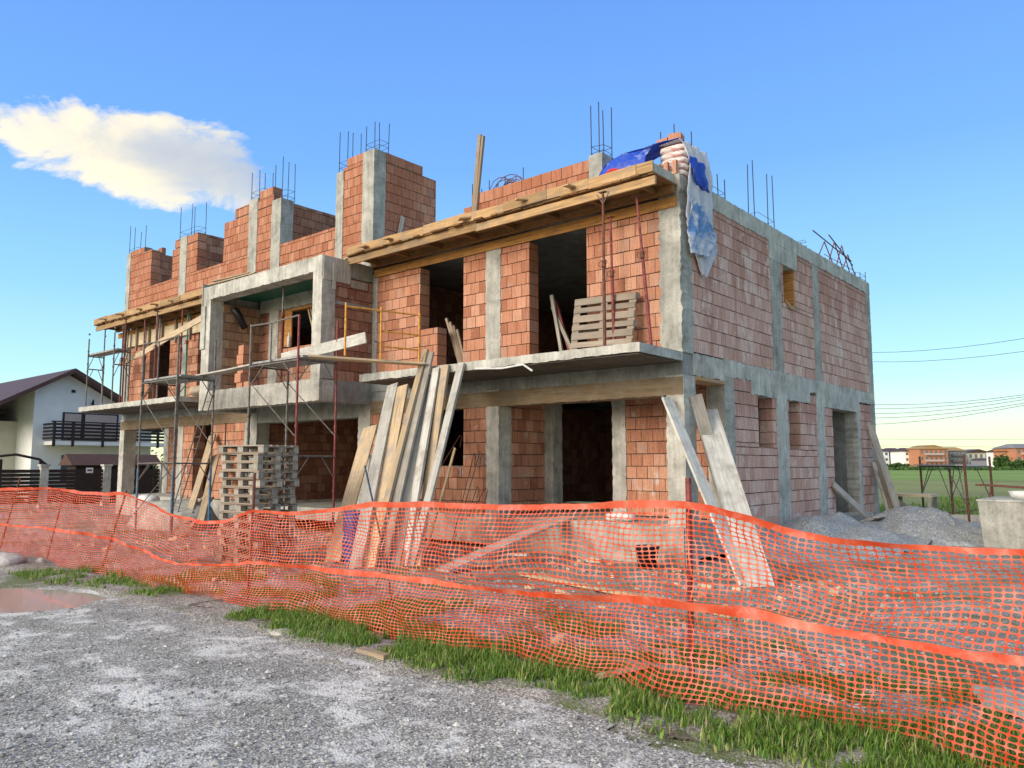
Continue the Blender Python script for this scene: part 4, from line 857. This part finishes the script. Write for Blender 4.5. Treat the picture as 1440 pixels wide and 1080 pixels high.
lump('stone', tuple(at(398, 892, 2, .02)), .17, .12, .05, M_STONE, 'flat pale stone at the grass edge of the gravel', 'stone', 6)
lump('stone', tuple(at(8, 790, 2, .05)), .42, .3, .15, M_STONE, 'large pale stone at the left edge beyond the puddle', 'stone', 8)
lump('stone', tuple(at(58, 790, 2, .03)), .10, .08, .07, M_STONE, 'small white stone between the grass clumps at the left', 'stone', 9)
lump('stone', tuple(at(372, 873, 2, .01)), .06, .05, .03, M_STONE, 'small stone behind the flat pale stone', 'stone', 10)
for i, (a_, b_, w, lb) in enumerate(((at(506, 914, 2, .05), at(544, 924, 2, .05), .09, 'short timber offcut at the gravel edge'), (at(838, 953, 2, .06), at(905, 938, 2, .10), .13, 'thick plank end pushed out under the net'),
        (at(1020, 966, 2, .08), at(1150, 990, 2, .06), .12, 'weathered board lying in the grass behind the net'), (at(730, 806, 2, .05), at(915, 842, 2, .05), .10, 'long pale lath lying on the rubble behind the net'),
        (at(905, 836, 2, .04), at(1030, 866, 2, .04), .10, 'pale lath lying before the big corner boards'), (at(830, 925, 2, .05), at(990, 948, 2, .06), .10, 'grey board half hidden in the grass behind the net'),
        (at(690, 778, 2, .2), at(742, 780, 2, .2), .08, 'short pale batten on the ground before the porch'))):
    plank('plank', a_, b_, w, .045, [M_WL, M_WL, M_WG, M_WL, M_WL, M_WG, M_WW][i], lb, side=(.3, 1, 0))
plank('plank', at(622, 803, 2, .05), (-2.6, .1, .72), .32, .05, M_WW, 'grey ramp plank rising to the porch slab', side=(1, .1, 0))
o = MB().box(-.16, .16, -.22, .22, 0, .05).build('paving_slab', M_CW); o.location = at(1412, 990, 2, .04); o.rotation_euler = (.05, .1, .4); tag(o, 'pale concrete slab piece in the grass at the right', 'slab')
o = MB().box(-.03, .03, -.05, .05, 0, .09).box(.05, .08, -.05, .05, 0, .1).build('broken_tile', M_CW); o.location = at(940, 928, 2, .02); tag(o, 'two small white shards standing in the grass behind the net', 'shards')
# concrete tank
t = thing('concrete_tank', 'grey concrete tank with a pipe and white tub on top, at the right edge', 'tank', (4.3, 7.9, 0))
MB().loft([[(3.25, 6.95, 0), (5.5, 6.95, 0), (5.5, 8.9, 0), (3.25, 8.9, 0)], [(3.18, 6.9, .96), (5.55, 6.9, .96), (5.55, 8.95, .96), (3.18, 8.95, .96)]]).build('tank_body', M_C, t)
MB().box(3.16, 5.57, 6.88, 8.97, .961, 1.0).build('tank_rim', M_CB, t)
mb = MB(); [mb.tube([(2.95+.05*i, 8.1+.12*i, 1.28), (4.3, 8.3+.12*i, 1.2)], .02, 6) for i in range(3)]; [mb.tube([(3.2+.7*i, 8.2, 1.0), (3.25+.7*i, 8.2, 1.27)], .02, 6) for i in range(2)]
o = mb.build('pipe_bundle', M_RUST, loc=(3.6, 8.2, 1)); tag(o, 'rusty pipes lying on stubs over the concrete tank', 'pipes')
o = MB().loft([[(4.0+r_*math.cos(a), 7.9+r_*.7*math.sin(a), z) for a in [2*math.pi*i/16 for i in range(16)]] for r_, z in ((.34, 1.005), (.40, 1.16), (.38, 1.16), (.3, 1.04))]).build('white_tub', M_WHITE, loc=(4, 7.9, 1), smooth=True); tag(o, 'white plastic tub on the concrete tank', 'tub')
mb = MB(); [mb.tube([(4.15+.17*math.cos(a*.6)+.01*k, 8.0, 1.3+.15*math.sin(a*.6)+.01*k) for a in range(11)], .012, 5) for k in range(3)]; o = mb.build('rope', M_WL, loc=(4.1, 8, 1.2)); tag(o, 'tan looped hose on the white tub', 'hose')
# sand heaps
def heap(name, cx, cy, rx, ry, h, label, seed):
    n = 60; v = []; f = []
    for j in range(n):
        for i in range(n):
            u = -1+2*i/(n-1); w = -1+2*j/(n-1); r_ = math.hypot(u, w)*(1+.22*fb(u+seed, w, 1.6, 3)); k = max(0, 1-r_)
            z = h*min(1.0, 1.25*k**.85)*(1+.30*fb(u*1.5+seed, w*1.5, 1.8, 4))+.035*fb(u+seed, w, 7, 4)*(k > 0); v.append((cx+rx*u, cy+ry*w, z-.03))
    for j in range(n-1):
        for i in range(n-1): f.append((j*n+i, j*n+i+1, (j+1)*n+i+1, (j+1)*n+i))
    mb = MB(); mb.add(v, f); o = mb.build(name, M_SAND, loc=(cx, cy, 0), smooth=True); return tag(o, label, 'sand heap')
heap('sand_heap', .45, 5.2, 1.9, 3.6, .62, 'long heap of grey sand along the foot of the side wall', 1)
heap('sand_heap', 1.6, 8.5, 1.9, 2.4, .66, 'rounded heap of grey sand beside the concrete tank', 5)
# right-hand scaffold frames and trestle
t = thing('old_scaffold', 'old rusty scaffold frames standing in the field beyond the sand', 'scaffold', (1.6, 12.3, 0))
def zat(px, py, y): return Vector(at(px, py, 1, y))
fr = [(1293, 642, 735, 13.3), (1335, 658, 745, 11.6), (1355, 640, 757, 9.6), (1391, 642, 702, 13.0)]
for (px, yt, yb, Y) in fr:
    q = zat(px, yt, Y); MB().tube([(q.x+.05, Y, 0), (q.x, Y, q.z)], .03, 7).build('post', M_RUST, t)
a_ = zat(1293, 659, 13.3); b_ = zat(1355, 658, 9.6); c_ = zat(1335, 660, 11.6); d_ = zat(1391, 658, 13.0)
a_.z = b_.z = c_.z = d_.z = 1.68
for p_, q_ in ((a_, b_), (c_, d_), (a_, c_), (b_, d_)): MB().tube([p_, q_], .022, 6).build('frame_bar', M_STEEL, t)
MB().beam(a_+Vector((0, 0, .04)), b_+Vector((0, 0, .04)), .03, .35, (0, 0, 1)).build('platform', M_PLAT, t)
for p_, q_ in ((a_, b_), (c_, d_), (b_, c_), (a_, c_)): MB().tube([p_-Vector((0, 0, .9)), p_.lerp(q_, .35)], .013, 5).tube([q_-Vector((0, 0, .9)), q_.lerp(p_, .35)], .013, 5).build('brace', M_STEEL, t)
MB().tube([a_-Vector((0, 0, 1.2)), c_-Vector((0, 0, 1.25)), d_-Vector((0, 0, 1.15))], .012, 5).tube([a_-Vector((0, 0, 1.45)), b_-Vector((0, 0, 1.4))], .015, 5).build('tie_bar', M_RUST, t)
t = thing('trestle', 'small grey wooden trestle table by the far corner of the side wall', 'trestle', (.6, 12.3, 0))
MB().box(.1, 1.15, 12.2, 13.0, .82, .90).build('top', M_WLX, t)
for x, y in ((.15, 12.25), (1.08, 12.25), (.15, 12.95), (1.08, 12.95)): MB().box(x-.05, x+.05, y-.05, y+.05, 0, .819).build('leg', M_WG, t)
MB().beam((.2, 12.2, .75), (1.05, 12.2, .1), .1, .03).build('brace', M_WG, t)
plank('plank', (1.0, 12.0, .25), (2.6, 11.0, .35), .2, .04, M_WW, 'pale board lying under the field scaffold frames', side=(0, 0, 1))
# ================================================================== NEIGHBOUR HOUSE AND FENCE (left)
t = thing('neighbour_house', 'white rendered neighbour house with brown gabled roof and dark timber balcony', 'house', (-40, 4, 0))
X0 = -36.0
def gable(mb, x, y0, yr, y1, z0, ze, zr, ze2): return [(x, y0, z0), (x, y1, z0), (x, y1, ze2), (x, yr, zr), (x, y0, ze)]
MB().loft([gable(0, X0, 1.6, 3.1, 7.4, 0, 5.35, 6.25, 3.9), gable(0, X0-11, 1.6, 3.1, 7.4, 0, 5.35, 6.25, 3.9)]).build('wall', M_REN, t)
def roofslab(p0, p1, x0, x1, th): 
    mb = MB(); mb.loft([[(x0, p0[0], p0[1]), (x0, p1[0], p1[1]), (x0, p1[0], p1[1]+th), (x0, p0[0], p0[1]+th)], [(x1, p0[0], p0[1]), (x1, p1[0], p1[1]), (x1, p1[0], p1[1]+th), (x1, p0[0], p0[1]+th)]]); return mb
roofslab((-1.0, 3.95), (3.1, 6.30), X0+.8, X0-12, .22).build('roof', M_ROOF, t)
roofslab((3.1, 6.30), (8.2, 3.5), X0+.8, X0-12, .22).build('roof', M_ROOF, t)
MB().box(X0-12, X0-2.2, -1.3, 1.6, 0, 3.9).build('side_wing', M_REN2, t)
roofslab((-2.6, 2.9), (1.0, 4.3), X0-2.0, X0-6, .18).build('porch_roof', M_DKW, t)
w = MB().box(X0-.02, X0+.06, 2.9, 5.6, 2.95, 4.35).build('balcony_door', M_DKW, t)
MB().box(X0+.05, X0+.09, 2.98, 3.75, 3.05, 4.28).box(X0+.05, X0+.09, 3.95, 5.5, 3.05, 4.28).build('pane', M_CURT, w)
MB().box(X0, X0+1.3, 2.1, 8, 2.68, 2.86).build('balcony_floor', M_REN, t)
mb = MB(); [mb.box(X0+1.2, X0+1.24, 2.05, 8, z, z+.11) for z in (2.95, 3.12, 3.29, 3.46, 3.63)]; mb.box(X0+1.16, X0+1.28, 2.0, 8, 3.78, 3.84)
[mb.box(X0+1.25, X0+1.33, y, y+.12, 2.6, 3.78) for y in (2.05, 2.9, 4.3, 5.7, 7.1)]; [mb.box(X0+.05, X0+1.2, 2.03, 2.07, z, z+.11) for z in (2.95, 3.12, 3.29, 3.46, 3.63)]; mb.build('balcony_railing', M_DKW, t)
MB().box(X0, X0+.04, 2.95, 5.6, .9, 2.2).build('window', M_GLASS, t); MB().box(X0, X0+.05, 3.25, 3.42, 5.35, 5.5).build('vent', M_DKW, t)
MB().tube([(X0+.1, 4.25, 4.8), (X0+.2, 4.25, 5.05)], [.08, .03], 8).tube([(X0, 4.25, 4.7), (X0+.15, 4.25, 4.78)], .02, 5).build('wall_lamp', M_BLACK, t)
t = thing('garden_shed', 'low garden shed with dark red roof behind the dark fence', 'shed', (-31, 3, 0))
MB().box(-31.5, -30.5, 1.6, 5.0, 0, 1.75).build('wall', M_DKW, t); MB().loft([[(-31.7, 1.3, 1.7), (-30.1, 1.3, 1.7), (-30.9, 1.3, 2.2)], [(-31.7, 5.3, 1.7), (-30.1, 5.3, 1.7), (-30.9, 5.3, 2.2)]]).build('roof', M_ROOF, t)
FX = -28.0; dy = 2.4; y = -.52-3*dy; i = 0
pfence = None
names = ['far left outside', 'left outside', 'left edge', 'behind the white column', 'beside the sign', 'third in view', 'fourth in view', 'fifth', 'sixth', 'seventh']
t = thing('garden_fence', 'dark horizontal board fence with grey concrete posts in front of the neighbour house', 'fence', (FX, 1, 0))
while y < 16:
    MB().box(FX-.13, FX+.13, y-.14, y+.14, 0, 1.66).build('fence_post', M_CB, t); MB().box(FX-.17, FX+.17, y-.18, y+.18, 1.661, 1.74).build('post_cap', M_CB, t)
    mb = MB(); [mb.box(FX-.02+.015*(k % 2), FX+.02+.015*(k % 2), y+.142, y+dy-.142, .2+.15*k, .2+.15*k+.135) for k in range(9)]; mb.build('fence_panel', M_DKW, t); y += dy
mb = MB().box(FX+.05, FX+.065, 1.05, 1.32, 1.38, 1.60, 0); mb.box(FX+.066, FX+.07, 1.09, 1.28, 1.46, 1.53, 1); o = mb.build('fence_sign', [M_WHITE, flat('sign violet', (.12, .05, .15), .5)], loc=(FX, 1.2, 1.4)); tag(o, 'small white notice with a dark stripe on the dark fence', 'sign')
t = thing('garden_arch', 'low dark garden pergola behind the fence at the left edge', 'pergola', (-31, -1, 0))
mb = MB(); mb.tube([(-31, -2.6, 1.4), (-31, -1.8, 2.0), (-31, -.6, 2.15), (-31, .3, 1.95), (-31, .6, 1.7)], .06, 5).build('arch', M_DKW, t)
for yy in (-2.4, -1.2, .3): MB().box(-31.05, -30.95, yy, yy+.1, 0, 1.95).build('post', M_DKW, t)
# ------------------------------------------------------------------ bushes and trees
def bush(name, c, rx, ry, h, n, ls, label, cat_, seed, trunk=None):
    r = np.random.default_rng(seed); t = thing(name, label, cat_, c)
    k = max(4, n//70); cl = r.normal(size=(k, 3)); cl /= np.linalg.norm(cl, axis=1)[:, None]; cl *= r.uniform(.35, 1, (k, 1)); cl[:, 2] = cl[:, 2]*.5
    idx = r.integers(0, k, n); p = cl[idx]+r.normal(size=(n, 3))*.17
    z0 = trunk or 0.0
    P = np.stack([c[0]+p[:, 0]*rx, c[1]+p[:, 1]*ry, c[2]+z0+np.clip((p[:, 2]+.62)/1.24, .0, 1.1)*(h-z0)], 1)
    a = r.normal(size=(n, 3)); a /= np.linalg.norm(a, axis=1)[:, None]; b = np.cross(a, r.normal(size=(n, 3))); b /= np.linalg.norm(b, axis=1)[:, None]
    s = ls*r.uniform(.6, 1.3, (n, 1)); V = np.stack([P-a*s, P+b*s*.55, P+a*s, P-b*s*.55], 1).reshape(-1, 3)
    mb = MB(); mb.v = [tuple(q) for q in V]; mb.f = [(4*i, 4*i+1, 4*i+2, 4*i+3) for i in range(n)]; mb.m = [0]*n
    mb.build('crown', M_LEAF, t)
    mb = MB(); mb.tube([c, (c[0]+.05*rx, c[1], c[2]+h*.35), (c[0]-.1*rx, c[1], c[2]+h*.7)], [h*.04, h*.03, h*.01], 6)
    for q in range(4): e = cl[q]*.7; mb.tube([(c[0], c[1], c[2]+h*.25), (c[0]+e[0]*rx, c[1]+e[1]*ry, c[2]+h*.65)], [h*.02, h*.006], 5)
    mb.build('trunk', M_TRUNK, t); return t
for i, (x, y, r_, h) in enumerate(((-31, 6.5, 1.6, 2.5), (-32, 9.5, 1.7, 2.8), (-31.5, 12.2, 1.8, 2.6), (-30.5, 14.5, 1.5, 2.3))):
    bush('garden_bush', (x, y, 0), r_, r_, h, 2600, .09, ['leafy green bush seen through the left porch, nearest the grey column', 'leafy green bush in the middle of the gap under the left balcony', 'leafy green bush at the right of the gap under the left balcony', 'low green bush behind the left brick pier'][i], 'bush', 10+i)
# ================================================================== FAR BACKGROUND (right)
def apartment(px0, px1, ytop, depth, m, roofm, fl, label, gab=False, cols=6, bal=False):
    a_ = far(px0, 655, depth); b_ = far(px1, 655, depth); w = (b_-a_).length; zt = far(px0, ytop, depth).z; ang = math.atan2((b_-a_).y, (b_-a_).x)
    base = Vector(((a_.x+b_.x)/2, (a_.y+b_.y)/2, 0)); t = thing('apartment_building', label, 'apartment building', base, 'far apartment buildings', ang+.0001)
    zt += 1.2; he = zt*.82; D = 14
    MB().box(-w/2, w/2, 0, D, 0, he).build('wall', m, t)
    if gab: MB().loft([[(-w/2-.6, -.7, he), (w/2+.6, -.7, he), (0, -.7, zt)], [(-w/2-.6, D+.6, he), (w/2+.6, D+.6, he), (0, D+.6, zt)]]).build('roof', roofm, t)
    else: MB().loft([[(-w/2-.7, -.8, he), (w/2+.7, -.8, he), (w/2+.7, D+.7, he), (-w/2-.7, D+.7, he)], [(-w/2+2, D*.4, zt), (w/2-2, D*.4, zt), (w/2-2, D*.6, zt), (-w/2+2, D*.6, zt)]]).build('roof', roofm, t)
    fh = he/fl
    for k in range(fl):
        for c in range(cols):
            x = -w/2+w*(c+.5)/cols; MB().box(x-w/cols*.22, x+w/cols*.22, -.06, .02, fh*k+fh*.3, fh*k+fh*.78).build('window', M_GLASS, t)
        if bal: MB().box(-w*.32, w*.32, -1.3, -.07, fh*k+.05, fh*k+1.0).build('balcony', M_CURT if bal == 1 else M_STEEL, t)
    return t
M_RB = flat('far red brick', (.50, .22, .12), .9, 0, .1, 1); M_RG = flat('far grey wall', (.24, .24, .27), .9, 0, .1, 1); M_RY = flat('far tan roof', (.42, .27, .12), .9, 0, .1, 1)
apartment(1236, 1251, 633, 390, M_REN, M_ROOF, 3, 'white end of the leftmost far apartment block', cols=2)
apartment(1252, 1273, 633, 392, M_RG, M_ROOF, 3, 'grey balconied block right of the leftmost white gable', cols=4, bal=2)
apartment(1273, 1293, 633, 370, M_REN, M_ROOF, 3, 'white block with green windows left of the orange brick one', cols=3)
apartment(1294, 1334, 629, 360, M_RB, M_RY, 3, 'unfinished orange brick apartment block with tan roof', True, 6, 1)
apartment(1334, 1360, 632, 366, M_RG, M_RY, 3, 'grey scaffolded block right of the orange brick block', cols=5, bal=2)
apartment(1362, 1392, 635, 375, M_REN2, M_ROOF, 2, 'cream block with dark red roof, right of the grey one', True, 4)
apartment(1386, 1402, 639, 400, M_RG, M_ROOF, 3, 'dark grey block behind the cream one', cols=3)
apartment(1393, 1408, 648, 330, M_RG, M_ROOF, 1, 'small low grey house below the dark block', True, 2)
apartment(1419, 1430, 634, 300, M_REN, M_ROOF, 3, 'white narrow block at the right edge', cols=2)
apartment(1430, 1470, 628, 295, M_RB, M_RG, 3, 'red and white block with grey roof at the right edge', cols=5, bal=1)
for i, (px, dp, r_, h) in enumerate(((1410, 290, 2.6, 5.6), (1436, 260, 3, 3.4), (1226, 330, 3, 4.2), (1264, 340, 4, 2.2))):
    c = far(px, 655, dp); bush('tree', (c.x, c.y, 0), r_, r_, h, 1500, .5, ['round green tree right of the small low house', 'green tree at the right edge before the red block', 'green tree just right of the side wall, far off', 'low green tree before the leftmost far blocks'][i], 'tree', 40+i)
# hedgerow between crop and buildings
r = np.random.default_rng(5); V = []; Fh = []
for k in range(5200):
    u = r.uniform(1180, 1640); dp = r.uniform(225, 262); c = far(u, 655, dp); s = r.uniform(.2, .5); z = abs(r.normal())*.25+.1
    a = r.normal(size=3); a /= np.linalg.norm(a); b = np.cross(a, r.normal(size=3)); b /= np.linalg.norm(b); P = np.array([c.x, c.y, z+.5*math.sin(u*.05)**2*r.uniform(0, 1)]); o_ = len(V); V += [tuple(P-a*s), tuple(P+b*s), tuple(P+a*s), tuple(P-b*s)]; Fh.append((o_, o_+1, o_+2, o_+3))
mb = MB(); mb.v = V; mb.f = Fh; mb.m = [0]*len(Fh); o = mb.build('hedgerow', M_LEAF); tag(o, 'low green scrub along the far edge of the fields', 'scrub', kind='stuff')
# power lines
for i, (y0, y1) in enumerate(((484, 466), (497, 484), (557, 545), (563, 548), (570, 552), (576, 557), (585, 560))):
    p0 = far(1120, y0+(y0-y1)*.5, 100); p1 = far(1560, y1-(y0-y1)*.6, 70); pts = [p0.lerp(p1, k/10)-Vector((0, 0, 1.2*math.sin(math.pi*k/10)-.0)) for k in range(11)]
    o = MB().tube(pts, .022, 4).build('power_line', M_BLACK, loc=p0); tag(o, ['topmost', 'second', 'third', 'fourth', 'fifth', 'sixth', 'lowest'][i]+' power line from the top, right of the house', 'cable', 'power lines')
for i, (y0, y1) in enumerate(((617, 619), (626, 630))):
    p0 = far(1120, y0, 300); p1 = far(1560, y1, 300); o = MB().tube([p0, p1], .05, 4).build('power_line', M_BLACK, loc=p0); tag(o, ['upper', 'lower'][i]+' faint far power line just above the far roofs', 'cable', 'far power lines')
# ================================================================== GRASS, PEBBLES
def blades(n, sampler, h0, h1, w, seed, name, label):
    r = np.random.default_rng(seed); P = np.array(sampler(n, r)); n = len(P); ang = r.uniform(0, 2*np.pi, n); h = r.uniform(h0, h1, n)*r.uniform(.6, 1, n); le = r.uniform(.1, .8, n)*h
    d = np.stack([np.cos(ang), np.sin(ang), np.zeros(n)], 1); sd = np.stack([-np.sin(ang), np.cos(ang), np.zeros(n)], 1)*(w*r.uniform(.5, 1.5, n))[:, None]; up_ = np.array([0, 0, 1.0])
    m1 = P+d*(le*.35)[:, None]+up_*(h*.55)[:, None]; tp = P+d*le[:, None]+up_*(h*.92)[:, None]
    V = np.stack([P-sd*.6, P+sd*.6, m1+sd, m1-sd, tp], 1).reshape(-1, 3)
    me = bpy.data.meshes.new(name); F = []
    for i in range(n): F += [(5*i, 5*i+1, 5*i+2, 5*i+3), (5*i+3, 5*i+2, 5*i+4)]
    me.from_pydata(V.tolist(), [], F); me.materials.append(M_BLADE); me.update(); o = bpy.data.objects.new(name, me); col.objects.link(o); tag(o, label, 'grass', kind='stuff')
def strip(n, r):
    out = []
    while len(out) < n:
        x = r.uniform(-1.8, 7.2) if r.random() < .86 else r.uniform(-7.5, -3.6)
        e = edge_y(x); y = e + r.random()**.8*(-6.62-e)*1.05+.16*r.normal()*r.random() if x > -3.0 else r.uniform(-7.9, -6.7)
        if y > -6.45 or in_pud(x, y, .04): continue
        d = mn.noise(Vector((x*2.1, y*2.6, 1)))+.6*mn.noise(Vector((x*6, y*6, 5)))
        if y < e-.06 or (-3.2 < x < -2.0 and r.random() < .5): continue
        if x < -3.6 and (d < .0): continue
        if 3.55 < x < 4.1 and y < -7.45 and r.random() < .8: continue
        if d < -.36+.10*math.sin(x*3) or (d < -.1 and r.random() < .5): continue
        out.append((x, y, .03))
    return out
blades(34000, strip, .03, .13, .0036, 3, 'roadside_grass', 'fresh green grass between the gravel and the orange net')
blades(9000, strip, .03, .10, .0095, 13, 'roadside_weeds', 'broad leaved weeds and dry stalks in the roadside grass')
def vz(x, y): return .034+.012*fb(x, y, 3.0)
tag(grid_sheet('verge_soil', -2.9, 8, -8.2, -6.55, 300, 46, vz, M_SOIL, lambda x, y: y > edge_y(x)+.10+.16*fb(x, y, 2.1)+.05*fb(x, y, 11) and not in_pud(x, y, .2) and y < -6.75+.2*fb(x, y, 1.3)), kind='structure')
def inside(n, r):
    out = []
    while len(out) < n:
        x = r.uniform(-6, 8.5); y = -6.7+abs(r.normal())*1.15
        if y > -1: continue
        if mn.noise(Vector((x*.9, y*1.3, 7))) + .5*mn.noise(Vector((x*3, y*3, 7))) < -.02+.09*(y+6.5): continue
        out.append((x, y, .01))
    return out
blades(30000, inside, .03, .11, .005, 4, 'site_grass', 'patchy green grass on the building site behind the net')
def fieldg(n, r):
    out = []
    while len(out) < n:
        x = r.uniform(-3, 16); y = r.uniform(12, 34)
        if mn.noise(Vector((x*.6, y*.6, 2))) < -.25: continue
        out.append((x, y, -.02))
    return out
blades(16000, fieldg, .10, .35, .014, 6, 'field_grass', 'rough grass of the field beyond the tank')
def pebbles(n, seed):
    r = np.random.default_rng(seed); V = []; F = []; base = np.array([(1,0,0),(0,1,0),(-1,0,0),(0,-1,0),(0,0,1),(0,0,-1)], float); fc = [(0,1,4),(1,2,4),(2,3,4),(3,0,4),(1,0,5),(2,1,5),(3,2,5),(0,3,5)]
    k = 0
    while k < n:
        if r.random() < .8: dpt = 2.6+abs(r.normal())*3.2; px = r.uniform(-60, 1250); q = at(px, 653+1.738*1100/dpt, 2, 0); x, y = q.x, q.y
        else: x = r.uniform(-6, 7); y = r.uniform(-6.6, -.3)
        if (y > edge_y(x)-.02 and y < -6.9) or in_pud(x, y, .03) or y < -14: continue
        c = mn.noise(Vector((x*1.3, y*1.3, 3)))
        if c < -.1 and r.random() < .5: continue
        s = (.003+.021*r.random()**5)*(1.6 if y > -6.8 else 1); z = (road_z(x, y) if y < -6.9 else site_z(x, y)); a = r.uniform(0, 6.28); ca, sa = math.cos(a), math.sin(a); b = base*s*r.uniform(.6, 1.3, 3)*(1+.3*r.normal(size=(6, 1)))
        b[:, 2] *= .6; R2 = np.stack([b[:, 0]*ca-b[:, 1]*sa+x, b[:, 0]*sa+b[:, 1]*ca+y, b[:, 2]+z+s*.2], 1); o_ = len(V); V += R2.tolist(); F += [(i+o_, j+o_, l+o_) for i, j, l in fc]; k += 1
    def f(g, b, v, o):
        geo = g.n('ShaderNodeNewGeometry'); g.set(b, 'Base Color', g.ramp((geo, 'Random Per Island'), [(0, (.18, .175, .165)), (.45, (.38, .375, .36)), (.9, (.52, .515, .50)), (1, (.64, .64, .62))]))
    me = bpy.data.meshes.new('pebbles'); me.from_pydata(V, [], F); me.materials.append(mat('pebble', f)); me.update(); o = bpy.data.objects.new('pebbles', me); col.objects.link(o); tag(o, 'loose grey gravel stones scattered over the road and site', 'gravel', kind='stuff')
pebbles(34000, 9)
# rubble and scraps before the facade
def rubble(n, m, name, label, seed, x0, x1, y0, y1, smax):
    r = random.Random(seed); mb = MB()
    for k in range(n):
        x = r.uniform(x0, x1); y = y1-(y1-y0)*r.random()**1.5; s_ = smax*(.25+.75*r.random()**3); a = r.uniform(0, 3.14); b = r.uniform(-.4, .4)
        c = Vector((x, y, site_z(x, y)+s_*.3)); mb.beam(c-Vector((math.cos(a), math.sin(a), b))*s_, c+Vector((math.cos(a), math.sin(a), b))*s_, s_*r.uniform(.5, 1.2), s_*r.uniform(.4, .9))
    tag(mb.build(name, m), label, 'rubble', kind='stuff')
rubble(420, M_C, 'concrete_rubble', 'grey lumps of broken concrete strewn before the house', 1, -12, 4, -5.5, -.15, .07)
rubble(200, M_BG, 'brick_rubble', 'bits of broken red brick strewn before the house', 2, -12, 4, -5.0, -.15, .08)
rubble(150, M_WLX, 'wood_scraps', 'splinters and offcuts of timber strewn before the house', 3, -12, 4, -6.3, -.3, .12)
blades(2600, strip, .12, .26, .0026, 23, 'tall_grass', 'taller thin grass stalks standing above the verge')
# dandelion clocks
for i, (px, py, lb) in enumerate(((1203, 1058, 'white dandelion clock lowest in the grass by the net foot'), (1294, 1026, 'white dandelion clock left of the pair behind the net'), (1316, 1024, 'white dandelion clock right of the pair behind the net'), (1147, 912, 'tall white dandelion behind the net below the orange band'), (996, 1012, 'small white flower in the grass by the pipe stake'))):
    q = at(px, py, 1, -7.15 if i in (0, 4) else -6.55); t = thing('dandelion', lb, 'dandelion', (q.x, q.y, 0), 'dandelion clocks')
    MB().tube([(q.x-.02, q.y, 0), (q.x-.01, q.y, q.z*.6), (q.x, q.y, q.z)], .0025, 5).build('stem', M_BLADE, t)
    mb = MB(); [mb.tube([q, q+Vector((jit(1), jit(1), jit(1))).normalized()*.016], .0012, 3) for k in range(60)]; mb.build('flower_head', M_WHITE, t)
